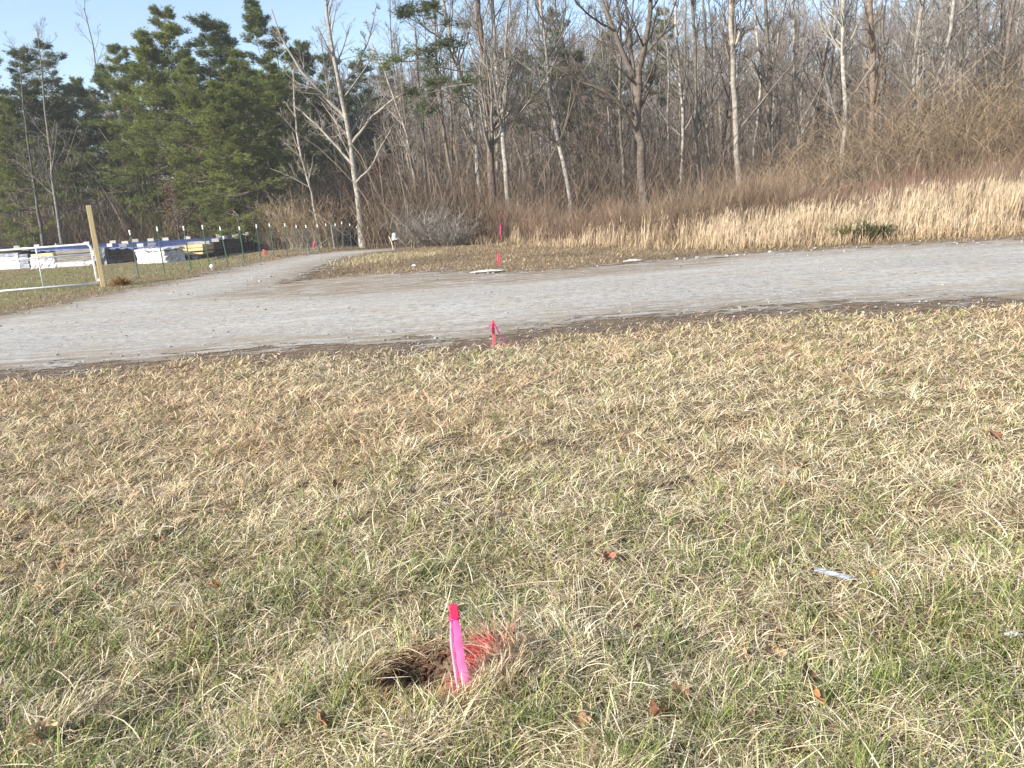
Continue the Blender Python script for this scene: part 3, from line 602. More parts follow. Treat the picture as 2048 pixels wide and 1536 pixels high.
# saplings and undergrowth inside the woods
sp_ = MB(); N = 6500; D = 40 + 45 * rng.rand(N); x = (rng.rand(N) * 1.5 - .75) * D; ok = ~((x < -14) & (D < 54)) & ~((x > -13) & (x < -7) & (D < 52)) & (D > woodline(x) + 6); x = x[ok]; D = D[ok]; N = len(x)
L = 2.5 + 6.5 * rng.rand(N) ** 1.3; c = (np.array([.25, .20, .15]) * (.35 + .8 * rng.rand(N) ** 1.5)[:, None])
P = np.zeros((N, 6, 3)); P[:, 0] = np.c_[x, D, hgt(x, D)]; dd = np.c_[rng.randn(N) * .22, rng.randn(N) * .22, np.ones(N)]
for k in range(1, 6): P[:, k] = P[:, k - 1] + dd * (L / 5)[:, None]; dd = dd + rng.randn(N, 3) * .2
sp_.tubes(P, (.012 + .028 * rng.rand(N))[:, None] * np.linspace(1, .4, 6)[None], 3, c)
C2, r2 = kids(rng, P, np.full((N, 6), .012), 9, .1, 1, 1.0, .30, 5, .05, .8, .3); twig_ribbons(sp_, rng, C2, .02, np.repeat(c, 9, 0) * .9)
o = sp_.build('saplings', M['twigs']); tag(o, 'thicket of thin leafless saplings between the trunks', 'saplings', kind='stuff')
ug = MB(); N = 8000; D = 38 + 42 * rng.rand(N) ** 1.1; x = (rng.rand(N) * 1.5 - .75) * D; ok = ~((x < -13) & (D < 53)) & ~((x > -13) & (x < -7) & (D < 50)) & (D > woodline(x) + 4); x = x[ok]; D = D[ok]; N = len(x)
def colu(n, i): return np.array([.20, .145, .10]) * (.35 + .9 * rng.rand(n))[:, None]
shrubs(ug, rng, x, D, 1.2 + 3.4 * rng.rand(N), 5, colu, .02, 7, 1.0)
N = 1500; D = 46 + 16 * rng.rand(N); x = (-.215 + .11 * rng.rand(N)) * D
def colshade(n, i): return np.array([.05, .036, .032]) * (.5 + .9 * rng.rand(n))[:, None]  # shade of the hollow put into the near-black colour of these extra stems
shrubs(ug, rng, x, D, 1.5 + 3.5 * rng.rand(N), 6, colshade, .022, 8, 1.0)
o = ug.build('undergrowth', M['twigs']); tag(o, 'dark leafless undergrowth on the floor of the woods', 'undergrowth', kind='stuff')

# ------------------------------------------------------------------ PINES
def pine_mesh(rg, H, wid, low, green, dens=1.0, bark=(.20, .15, .115), lean=(0, 0), sparse=False):
    tr, cr = MB(), MB(); K = 10; zz = np.linspace(-.2, H, K); pts = np.c_[lean[0] * (zz / H) ** 1.5 + rg.randn(K) * .05, lean[1] * (zz / H) + rg.randn(K) * .05, zz]; r0 = .012 * H
    rad = np.linspace(r0, .02, K); tr.tubes(pts[None], rad[None], 8, np.array(bark))
    nb = int((H * (1 - low)) * (9.0 if not sparse else 3.4)); t = low + (1 - low) * np.sort(rg.rand(nb)); z = t * H
    tt = (t - low) / (1 - low)
    shp = np.where(tt < .25, .65 + 1.4 * tt, 1.0 - .9 * ((tt - .25) / .75) ** 1.25) * (.35 + .85 * rg.rand(nb)); L = wid * np.maximum(shp, .12)
    az = np.arange(nb) * 2.4 + rg.randn(nb) * .5; el = (-.18 + .75 * tt) + rg.randn(nb) * .26
    B = np.c_[np.interp(z, pts[:, 2], pts[:, 0]), np.interp(z, pts[:, 2], pts[:, 1]), z]
    Kb = 6; P = np.zeros((nb, Kb, 3)); P[:, 0] = B; e = el.copy()
    for k in range(1, Kb):
        P[:, k] = P[:, k - 1] + np.c_[np.cos(az) * np.cos(e), np.sin(az) * np.cos(e), np.sin(e)] * (L / (Kb - 1))[:, None]; e = e + rg.randn(nb) * .12 + (.05 if k > 2 else -.04); az = az + rg.randn(nb) * .12
    cr.tubes(P, (np.clip(.010 * L[:, None] + .008, .008, .05)) * np.linspace(1, .35, Kb)[None], 4, np.array(bark) * .9)
    # branchlets in a flattish spray
    m = 12 if not sparse else 14; i = np.repeat(np.arange(nb), m); n = nb * m; f = (.28 + .72 * rg.rand(n)) * (Kb - 1); k = np.minimum(f.astype(int), Kb - 2); u = (f - k)[:, None]
    b = P[i, k] * (1 - u) + P[i, k + 1] * u; T = P[i, k + 1] - P[i, k]; T /= np.linalg.norm(T, axis=1, keepdims=True)
    sd = np.cross(T, [0, 0, 1.]); sd /= np.linalg.norm(sd, axis=1, keepdims=True) + 1e-9; sg = np.where(rg.rand(n) < .5, -1, 1)[:, None]
    d = T * .75 + sd * sg * (.35 + .6 * rg.rand(n))[:, None] + np.array([0, 0, .18]) + rg.randn(n, 3) * .14; d /= np.linalg.norm(d, axis=1, keepdims=True)
    l2 = (L[i] * .30 * (1.2 - f / (Kb - 1) * .7) * (.5 + .8 * rg.rand(n)) + .15); Q = np.stack([b, b + d * (l2 * .5)[:, None], b + d * l2[:, None] + np.array([0, 0, .03])], 1)
    twig_ribbons(cr, rg, Q, .018, np.array(bark) * .9)
    # needle tufts along them
    m3 = 6 if not sparse else 7; j = np.repeat(np.arange(n), m3); a = (.25 + .8 * rg.rand(n * m3))[:, None]; c0 = Q[j, 0] * (1 - a) + Q[j, 2] * a + rg.randn(n * m3, 3) * .085
    nn = max(3, int(round(11 * dens))); jj = np.repeat(np.arange(n * m3), nn); N = len(jj)
    dv = rg.randn(N, 3) * np.array([.7, .7, .45]) + d[j][jj] * .75 + np.array([0, 0, .22]); dv /= np.linalg.norm(dv, axis=1, keepdims=True)
    ln = (.12 + .13 * rg.rand(N))[:, None]; s3 = np.cross(dv, rg.randn(N, 3)); s3 /= np.linalg.norm(s3, axis=1, keepdims=True)
    wn = .007 + .008 * rg.rand(N)[:, None]; c1 = c0[jj]; v = np.stack([c1 - s3 * wn, c1 + s3 * wn, c1 + dv * ln], 1)
    g = np.array(green); br_c = rg.rand(nb)[i][j][jj][:, None]; tufv = rg.rand(n * m3)[jj][:, None]
    cc = g * (.65 + .45 * br_c + .35 * tufv); yl = np.array([.27, .28, .07]); cc = cc * (1 - .35 * br_c) + yl * .35 * br_c
    cr.add(v.reshape(-1, 3), None, np.arange(N * 3).reshape(-1, 3), np.repeat(cc, 3, 0)); return tr, cr
def make_pine(loc, parts, label, group=None):
    r = empty('pine_tree', loc, label, 'pine tree', group); tr, cr = parts
    tr.build('trunk', M['bark'], r, smooth=True); cr.build('crown', M['needles'], r); return r
GY = (.17, .20, .05); GD = (.065, .095, .04); GB = (.11, .15, .05)
pp = []
for s_, (H, wd_, lw, g, dn) in enumerate([(15, 3.6, .22, GY, 1.1), (15, 3.2, .30, GB, 1.0), (14, 3.0, .45, GD, .9), (13, 3.8, .06, GY, 1.1), (15, 2.6, .55, GD, .8)]):
    pp.append((H, pine_mesh(np.random.RandomState(300 + s_), H, wd_, lw, g, dn)))
pbuilt = {}; rng = np.random.RandomState(17)
PL = [(-170, 90, 60, 1, 'dark pine just outside the left edge of the woods'), (-95, 110, 57, 0, 'bushy pine at the very left end of the woods'), (-30, 110, 60, 2, 'dark topped pine at the left edge of the photo'), (40, 92, 60, 2, 'pine with a flat dark top, second from the left edge'), (84, 86, 63, 4, 'narrow thin topped pine right of the flat dark topped pine'),
      (150, 165, 66, 1, 'lower pine in the dip between the left pines and the tall green ones'), (200, 140, 64, 1, 'mid height pine left of the tallest green pine'), (235, 95, 58, 0, 'green pine with long branches reaching left over the stacks'),
      (325, 18, 56, 0, 'tallest broad yellow green pine above the blue tarp'), (285, 70, 55, 3, 'full skirted green pine left below the tallest pine'), (405, 28, 60, 2, 'dark round topped pine right of the tallest one'), (440, 62, 62, 1, 'dark pine beside the round topped pine'),
      (372, 120, 52, 0, 'yellow green pine in front of the round topped pine'), (430, 170, 50, 3, 'low green pine with branches hanging to the ground behind the fence posts'), (475, 110, 52, 3, 'green pine with low sweeping branches, right of the low one'),
      (507, 14, 58, 1, 'pine with a narrow pointed top left of the pale limbed tree'), (552, 60, 60, 4, 'thin pine right of the pointed pine'), (540, 130, 55, 0, 'green pine below the pointed pine'), (600, 95, 62, 1, 'pine partly behind the pale limbed tree'), (650, 105, 68, 2, 'dark pine behind the crown of the pale limbed tree'), (715, 118, 70, 2, 'dark pine right of the pale limbed tree'), (770, 130, 70, 4, 'dark pine left of the tall grey pine, far back'),
      (1040, 100, 62, 4, 'small topped pine far back right of the pale twins'), (1106, 22, 58, 4, 'narrow pine top above the slender leaning tree'), (1150, 100, 60, 2, 'spreading pine left of the big forked tree, far back'), (1215, 70, 64, 4, 'thin pine behind the limbs of the big forked tree'), (1325, 20, 66, 4, 'thin pine right behind the big forked tree'), (2010, 60, 70, 2, 'dark pine at the top right corner of the woods'),
      (10, 200, 54, 3, 'green pine low at the left edge behind the bare trees'), (-240, 100, 58, 0, 'bushy pine beyond the left edge of the photo')]
PL += [(px_, tp_, D_, i_, 'dark pine in the back row of evergreens at left') for px_, tp_, D_, i_ in [(-120, 190, 68, 3), (-20, 200, 72, 3), (60, 190, 70, 1), (115, 200, 69, 3), (180, 190, 73, 3), (250, 170, 70, 3), (310, 160, 72, 1), (370, 160, 70, 3), (450, 150, 72, 3), (520, 150, 70, 1), (575, 160, 73, 3), (630, 180, 71, 3), (690, 190, 73, 1), (745, 200, 75, 3)]]
for px, top, D, i, lab in PL:
    t_ = W(px, top, D); z = float(hgt(t_[0], D)); H = t_[2] - z; s_ = H / pp[i][0]; wS = s_ * (.9 + .25 * rng.rand()); wS = max(wS, .75)
    if i not in pbuilt: pbuilt[i] = make_pine((t_[0], D, z), pp[i][1], lab, 'pines of the woods'); pbuilt[i].scale = (wS, wS, s_)
    else: dup(pbuilt[i], (t_[0], D, z), rng.rand() * 6.28, (wS, wS, s_), lab, 'back row of pines' if 'back row' in lab else None)
# tall grey pine in the middle, sparse crown of dark tufts at the top left
b = W(918, 445, 41); z = float(hgt(b[0], 41)); rg = np.random.RandomState(31)
m_ = PX(41); leanx = -45 * m_
parts = pine_mesh(rg, 15.5, 3.6, .42, GD, 1.1, (.30, .25, .21), (leanx * .0 - 1.2, 0), sparse=True)
make_pine((b[0], 41, z), parts, 'tall grey trunked pine with sparse dark tufts on long level branches', None)

# ------------------------------------------------------------------ small trees and bushes
def bush(name, loc, n, h, c, wd, label, cat, seed, th=.7, twigs=8, K=6):
    rg = np.random.RandomState(seed); mb_ = MB(); base = np.c_[rg.randn(n) * .12 * h, rg.randn(n) * .12 * h, np.zeros(n) - .02]
    cc = np.array(c) * (.65 + .6 * rg.rand(n))[:, None]
    P = blades(mb_, rg, base, h * (.5 + .7 * rg.rand(n)), wd * (.7 + .6 * rg.rand(n)), .05 + th * rg.rand(n), th * (.6 + 1.4 * rg.rand(n)), cc, K, spread=.8)
    j = np.repeat(np.arange(n), twigs); k = rg.randint(1, K - 1, n * twigs)
    blades(mb_, rg, P[j, k], h * (.12 + .25 * rg.rand(n * twigs)), wd * .6 * np.ones(n * twigs), .3 + rg.rand(n * twigs), .5 + 1.6 * rg.rand(n * twigs), cc[j] * .95, 4, spread=1.)
    o_ = mb_.build(name, M['twigs'] if 'cedar' not in name else M['needles']); o_.location = loc; return tag(o_, label, cat)
def on(px, py): g = G(px, py); return (g[0], g[1], float(hgt(g[0], g[1])))
for k, (px, D, hh_, n, lab) in enumerate([(850, 37, 2.6, 190, 'pale grey weeping tangle of dead twigs beside the dark hollow'), (905, 35.5, 1.8, 130, 'smaller grey twig tangle right of the weeping one')]):
    p = W(px, 470, D); bush('dead_bush', (p[0], D, float(hgt(p[0], D))), n, hh_, (.28, .25, .215), .02, lab, 'bush', 40 + k, 1.0, 10)
for k, (px, D, hh_, n, lab) in enumerate([(600, 47, 3.6, 220, 'tan leafless bush below the pines behind the last fence posts'), (660, 45, 3.2, 180, 'tan leafless bush left of the pale limbed tree'), (555, 50, 3.0, 150, 'tan leafless bush at the right end of the dark timber stack')]):
    p = W(px, 470, D); bush('tan_bush', (p[0], D, float(hgt(p[0], D))), n, hh_, (.34, .26, .17), .022, lab, 'bush', 50 + k, .7, 10)
bush('cedar_bush', on(1752, 484), 130, .66, (.10, .10, .04), .022, 'dark olive young cedar in the pale tall grass by the road', 'bush', 60, .9, 12)
bush('cedar_bush', on(1698, 485), 150, .60, (.17, .155, .04), .028, 'yellowish young cedar left of the darker one in the tall grass', 'bush', 61, .9, 10)
bush('orange_weed', on(243, 570), 260, .42, (.36, .20, .06), .018, 'rusty orange dead weed clump at the foot of the gate post', 'weed', 62, 1.3, 5)
# young beech trees holding coppery leaves
def leafy(px, D, H, wd_, seed, lab, c=(.24, .10, .05)):
    p = W(px, 400, D); z = float(hgt(p[0], D)); rg = np.random.RandomState(seed); pts = [(0, 0, -.1), (.1, 0, H * .5), (.05, .1, H)]
    tr, cr = tree_parts(rg, [(pts, [.05, .035, .015])], GREY, LGREY, n1=14, n2=5, n3=4, t0=.2, rat=.35, detail=False)
    r = make_tree('beech_tree', (p[0], D, z), tr, cr, lab, None, 'small tree'); N = 900; lv = MB(); th = rg.rand(N) * 6.28; zz = H * (.3 + .7 * rg.rand(N)); rr = wd_ * np.sqrt(rg.rand(N)) * (1 - .5 * zz / H); lay = zz + .15 * rg.randn(N)
    c0 = np.c_[np.cos(th) * rr, np.sin(th) * rr, lay + rg.randn(N) * .07]; a = rg.randn(N, 3); a /= np.linalg.norm(a, axis=1, keepdims=True); b_ = np.cross(a, rg.randn(N, 3)); b_ /= np.linalg.norm(b_, axis=1, keepdims=True)
    v = np.stack([c0 - a * .05, c0 + b_ * .035, c0 + a * .05, c0 - b_ * .035], 1); lv.add(v.reshape(-1, 3), np.arange(N * 4).reshape(-1, 4), None, np.repeat(np.array(c) * (.6 + .7 * rg.rand(N))[:, None], 4, 0)); lv.build('leaves', M['leaf'], r)
leafy(1215, 50, 6.5, 1.6, 70, 'small tree with coppery leaves left of the big forked tree'); leafy(770, 50, 5.0, 1.3, 71, 'small dark red leaved tree in the dark hollow', (.17, .055, .04))
leafy(345, 49, 4.6, .9, 72, 'small tree with rusty leaves below the green pines', (.15, .075, .045)); leafy(1185, 53, 5.5, 1.5, 73, 'coppery leaved small tree further left of the forked tree', (.22, .11, .06))

# ------------------------------------------------------------------ STAKES AND FLAGS
def px_size(D): return D / F
def stake(loc, h, wdt, lean, mat, label, ribbons, group='pink topped survey stakes', thick=.014, rz=.15):
    r = empty('survey_stake', loc, label, 'stake', group); r.rotation_euler = (lean[1], lean[0], rz)
    mb_ = MB(); n = 8; zs = np.linspace(-.12, h, n); prof = []
    rg = np.random.RandomState(5)
    for i, z in enumerate(zs):
        k = 1.0 if i < n - 1 else .82; hw = wdt / 2 * k; ht = thick / 2 * k; b_ = .002
        prof.append([(-hw + b_, -ht, z), (hw - b_, -ht, z), (hw, -ht + b_, z), (hw, ht - b_, z), (hw - b_, ht, z), (-hw + b_, ht, z), (-hw, ht - b_, z), (-hw, -ht + b_, z)])
    prof.insert(-1, [(x_ * 1.2, y_ * 1.2, h - .008) for x_, y_, _ in prof[-1]])
    v = np.array(prof); v[1:-1, :, :2] += rg.randn(n - 1, 8, 2) * .0009; n2 = len(prof)
    q = [(i * 8 + k, i * 8 + (k + 1) % 8, (i + 1) * 8 + (k + 1) % 8, (i + 1) * 8 + k) for i in range(n2 - 1) for k in range(8)]
    T_ = (n2 - 1) * 8; mb_.add(v.reshape(-1, 3), q, [(T_, T_ + k, T_ + k + 1) for k in range(1, 7)]); mb_.build('post', mat, r)
    for (path, w_, twist, ca, cb) in ribbons:
        t = MB(); path = np.array(path, float); K = 22; Q, _ = resample(path, np.ones(len(path)), K); a = np.linspace(0, 1, K); an = twist[0] + twist[1] * a + .10 * np.sin(a * 23) + .05 * np.sin(a * 61)
        sd_ = np.c_[np.cos(an), np.sin(an), .12 * np.sin(a * 9)]; ww = np.interp(a, [0, .12, 1], [w_ * .5, w_, w_])[:, None] / 2
        L_ = Q - sd_ * ww; Mi = Q + np.c_[np.zeros((K, 1)), -np.ones((K, 1)) * .003, np.zeros((K, 1))]; R_ = Q + sd_ * ww; vv = np.stack([L_, Mi, R_], 1).reshape(-1, 3)
        q = []
        for i in range(K - 1): q += [(3 * i, 3 * i + 1, 3 * i + 4, 3 * i + 3), (3 * i + 1, 3 * i + 2, 3 * i + 5, 3 * i + 4)]
        cc = np.repeat(np.array(ca)[None] * (1 - a[:, None]) + np.array(cb)[None] * a[:, None], 3, 0); t.add(vv, q, None, cc); rb = t.build('ribbon', M['tape'], r, smooth=True)
    if ribbons:
        t = MB(); zk = ribbons[0][0][0][2]; t.tube([(-wdt / 2 - .004, -thick / 2 - .004, zk), (wdt / 2 + .004, -thick / 2 - .004, zk + .002)], .0035, 8, (.80, .03, .22)); t.tube([(wdt / 2 + .004, -thick / 2 - .004, zk + .002), (wdt / 2 + .004, thick / 2 + .004, zk), (-wdt / 2 - .004, thick / 2 + .004, zk), (-wdt / 2 - .004, -thick / 2 - .004, zk)], .0025, 6, (.80, .03, .22)); t.build('knot', M['tape'], r, smooth=True)
    return r
HOT = (.92, .06, .36); LIGHT = (.98, .62, .80); MID = (.95, .22, .55)
zs_ = float(hgt(stakeP[0], stakeP[1]))
stake((stakeP[0], stakeP[1], zs_), .340, .027, (-.004, 0.0), M['pink'], 'nearest pink painted stake with long pink ribbon by a small hole',
      [([(.002, -.012, .292), (.001, -.018, .23), (.006, -.024, .14), (.014, -.030, .08), (.018, -.032, .045)], .030, (.0, .22), (.95, .16, .50), (.96, .36, .64)),
       ([(-.014, -.013, .289), (-.019, -.022, .21), (-.016, -.030, .12), (-.012, -.036, .05), (-.010, -.042, .005), (-.02, -.055, -.002), (-.07, -.06, .004)], .012, (.5, -.3), LIGHT, LIGHT)])
stake((s2[0], s2[1], float(hgt(s2[0], s2[1]))), .285, .036, (.03, 0), M['pinkd'], 'middle red painted stake at the near edge of the gravel road', [([(-.005, -.014, .255), (-.03, -.02, .25), (-.045, -.03, .20), (-.03, -.03, .14)], .045, (.2, 1.4), LIGHT, HOT), ([(.01, -.014, .255), (.04, -.02, .19), (.085, -.03, .09), (.125, -.04, .01)], .022, (.3, .8), HOT, HOT)])
p = on(998, 531); stake(p, .32, .05, (.02, 0), M['pink'], 'farther short pink stake standing on the far verge of the road', [], thick=.03)
# tall flagged pole in the brush
p = on(1002, 482); D = p[1]; top = W(1010, 424, D); hh_ = top[2] - p[2]
stake(p, hh_, .022, (.08, 0), M['pinkd'], 'tallest pink flagged pole standing in the brown brush', [([(0, -.02, hh_), (.10, -.03, hh_ - .12), (.16, -.04, hh_ - .28)], .10, (.2, 1.5), HOT, MID), ([(0, -.02, hh_ - .02), (-.05, -.03, hh_ - .5), (-.02, -.04, hh_ - 1.1)], .06, (.3, 3), HOT, HOT)], thick=.022)
p = on(528, 512); stake(p, .34, .07, (0, 0), M['pinkd'], 'short red marker by the fence near the end of the timber stack', [([(0, -.03, .34), (.09, -.04, .28), (.13, -.04, .04)], .07, (.2, .4), (.9, .2, .2), (.9, .2, .2))], group='red markers along the fence', thick=.05)
p = on(627, 499); stake(p, .42, .06, (.1, 0), M['pinkd'], 'red marker beside the diagonal fence brace', [([(0, -.03, .42), (.10, -.04, .38), (.16, -.05, .12)], .14, (.2, .6), (.8, .18, .2), (.8, .2, .22))], group='red markers along the fence', thick=.04)

# ------------------------------------------------------------------ FENCE, GATE
posts = [(258, 460, 279, 558), (313, 453, 330, 549), (366, 452, 383, 541), (404, 450, 420, 536), (439, 453, 457, 531), (478, 453, 489, 525), (512, 449, 522, 521), (538, 447, 549, 514), (569, 447, 575, 512), (592, 450, 597, 505), (611, 450, 620, 510), (634, 449, 639, 502), (651, 447, 658, 500), (670, 447, 675, 498), (683, 443, 687, 496), (699, 447, 703, 496), (713, 452, 716, 494), (735, 452, 738, 494)]
names_ = ['right beside the wooden gate post', 'second', 'third', 'fourth', 'fifth', 'sixth', 'seventh', 'eighth', 'ninth', 'tenth', 'eleventh', 'twelfth', 'thirteenth', 'fourteenth', 'fifteenth', 'sixteenth', 'seventeenth', 'last and farthest']
proto_post = None; fps = []
for k, (tx_, ty_, bx, by) in enumerate(posts):
    g = G(bx, by); D = min(g[1], 47); g = W(bx, by, D); z = float(hgt(g[0], D)); x_ = W((tx_ + bx) / 2, (ty_ + by) / 2, D)[0]; top = W(tx_, ty_, D); h_ = top[2] - z
    lean = math.atan2(top[0] - g[0], h_); loc = (g[0], D, z)
    lab = 'green steel fence post with white tip, ' + (names_[k] if k in (0, 17) else names_[k] + ' in the row from the gate post')
    if proto_post is None:
        proto_post = empty('fence_post', loc, lab, 'fence post', 'steel posts of the wire fence')
        mb_ = MB(); mb_.box((0, 0, .72), (.042, .010, 1.64)); mb_.box((0, .018, .72), (.010, .026, 1.64)); 
        for s_ in range(14): mb_.box((0, -.008, .18 + s_ * .095), (.014, .008, .02))
        mb_.build('shaft', M['green_steel'], proto_post)
        mb_ = MB(); mb_.box((0, .002, 1.545), (.040, .016, .15)); mb_.box((0, .022, 1.545), (.018, .034, .16)); mb_.build('white_tip', M['white_paint'], proto_post); r = proto_post
    else: r = dup(proto_post, loc, 0, (1, 1, 1), lab)
    r.scale = (1, 1, h_ / 1.625); r.rotation_euler = (0, lean, 0); fps.append((g[0], D, z, h_))
mb_ = MB(); wires = [.05, .15, .27, .40, .55, .72, .90, 1.08, 1.2]
gp = G(207, 573)
line = [(gp[0] + .07, gp[1], float(hgt(gp[0], gp[1])), 1.3)] + fps
for hw in wires:
    pts = [(a[0], a[1] - .03, a[2] + hw) for a in line]; mb_.tube(pts, .0016, 4)
for a, b in zip(line[:-1], line[1:]):
    n = max(2, int(np.hypot(a[0] - b[0], a[1] - b[1]) / .16))
    for k in range(n):
        t = (k + .5) / n; x_ = a[0] + (b[0] - a[0]) * t; y_ = a[1] + (b[1] - a[1]) * t - .03; z_ = a[2] + (b[2] - a[2]) * t; mb_.tube([(x_, y_, z_ + .03), (x_, y_, z_ + 1.2)], .0012, 3, caps=False)
o = mb_.build('fence_wire', M['wire']); tag(o, 'thin woven wire mesh strung along the green steel posts', 'wire fence')
# brace pipe near the far corner
a = W(612, 512, 36); b = W(655, 478, 36); mb_ = MB(); mb_.tube([a, (a + b) / 2, b], .022, 8, (1, 1, 1)); o = mb_.build('fence_brace', M['green_steel']); tag(o, 'grey diagonal brace pipe near the far corner of the fence', 'brace')
pc = W(669, 497, 39); mb_ = MB(); mb_.tube([pc, pc + np.array([-.02, 0, .6]), pc + np.array([-.03, 0, 1.1])], .022, 8); o = mb_.build('corner_post', M['wire']); tag(o, 'galvanised round corner post at the bend of the wire fence', 'post')
# gate post
r = empty('gate_post', (gp[0], gp[1], float(hgt(gp[0], gp[1]))), 'square pale timber post holding the silver gate', 'gate post'); h_ = W(179, 410, gp[1])[2]
m1, n_, l_, bs = mk('fresh_timber'); tc = n_.new('ShaderNodeTexCoord'); mp = n_.new('ShaderNodeMapping'); mp.inputs['Scale'].default_value = (14, 14, .6); l_.new(tc.outputs['Object'], mp.inputs[0]); nz = noise(n_, l_, 3, 5, .6, mp.outputs[0]); l_.new(ramp(n_, l_, nz.outputs[0], [(.3, (.42, .31, .14)), (.7, (.66, .53, .29))]).outputs[0], bs.inputs['Base Color']); bs.inputs['Roughness'].default_value = .8
mb_ = MB(); mb_.box((0, 0, h_ / 2 - .1), (.14, .14, h_ + .2), bev=.008); mb_.build('timber', m1, r); r.rotation_euler = (0, 0, R(24))
# gate: built in the plane from the post to the left, towards the camera's left
gdir = np.array([G(0, 590)[0] - gp[0], G(0, 590)[1] - gp[1], 0]); gdir /= np.linalg.norm(gdir); gl = 5.0
g0 = np.array([gp[0], gp[1], 0]) + gdir * .16; zb = G(207, 573)[2] + .12; zt = W(160, 489, gp[1])[2]
r = empty('metal_gate', tuple(g0), 'silver tube farm gate hung on the timber post', 'gate')
def gp_(s, z): return gdir * s + np.array([0, 0, z])
mb_ = MB(); rc2 = .16
outer = [gp_(0, zb), gp_(0, zb + .3), gp_(0, zt - rc2)] + [gp_(rc2 - rc2 * math.cos(a_), zt - rc2 + rc2 * math.sin(a_)) for a_ in np.linspace(.2, math.pi / 2, 6)] + [gp_(gl - rc2, zt)] + [gp_(gl - rc2 + rc2 * math.sin(a_), zt - rc2 + rc2 * math.cos(a_)) for a_ in np.linspace(.2, math.pi / 2, 6)] + [gp_(gl, zb)]
mb_.tube(outer, .033, 8); mb_.tube([gp_(0, zb), gp_(gl / 2, zb), gp_(gl, zb)], .033, 8); mb_.build('frame', M['galv'], r, smooth=True)
mb_ = MB(); zmid = zt - .32; mb_.tube([gp_(0, zmid), gp_(gl / 2, zmid), gp_(gl, zmid)], .026, 8); mb_.build('rail', M['galv'], r, smooth=True)
for s_ in (1.63, 3.4):
    mb_ = MB(); mb_.tube([gp_(s_, zb), gp_(s_, (zb + zt) / 2), gp_(s_, zt)], .024, 8); mb_.build('upright', M['galv'], r, smooth=True)
mb_ = MB(); mb_.box(gp_(-.03, zt - .30), (.07, .05, .16), color=(1, 1, 1), bev=.01); mb_.box(gp_(-.04, zb + .1), (.09, .05, .07), bev=.01); mb_.build('hinge', M['white_paint'], r)

# ------------------------------------------------------------------ MATERIAL STACKS, TARP, BLOCKS
def wood_mat(name, a, b, sc3=(1, 1, 12)):
    m, n, l, bs = mk(name); tc = n.new('ShaderNodeTexCoord'); mp = n.new('ShaderNodeMapping'); mp.inputs['Scale'].default_value = sc3; l.new(tc.outputs['Object'], mp.inputs[0]); nz = noise(n, l, 1.6, 4, .6, mp.outputs[0])
    l.new(ramp(n, l, nz.outputs[0], [(.35, a), (.65, b)]).outputs[0], bs.inputs['Base Color']); bs.inputs['Roughness'].default_value = .85; return m
M['yellow_wood'] = wood_mat('yellow_wood', (.52, .38, .18), (.70, .54, .28)); M['grey_wood'] = wood_mat('weathered_wood', (.11, .10, .09), (.26, .235, .20)); M['mixed_wood'] = wood_mat('mixed_boards', (.20, .16, .12), (.50, .36, .24), (1, 1, 20))
def wrap_mat(name, c, c2):
    m, n, l, bs = mk(name); tc = n.new('ShaderNodeTexCoord'); nz = noise(n, l, 2.2, 6, .7, tc.outputs['Object']); l.new(ramp(n, l, nz.outputs[0], [(.35, c2), (.6, c)]).outputs[0], bs.inputs['Base Color']); bs.inputs['Roughness'].default_value = .35; bump(n, l, bs, nz.outputs[0], .12); return m
M['wrap'] = wrap_mat('white_wrap', (.66, .66, .66), (.30, .31, .33)); M['wrap_grey'] = wrap_mat('grey_wrap', (.26, .28, .32), (.10, .105, .13)); M['tarp'] = wrap_mat('blue_tarp', (.05, .08, .22), (.028, .04, .11)); M['black_wrap'] = wrap_mat('black_wrap', (.07, .07, .08), (.03, .03, .035))
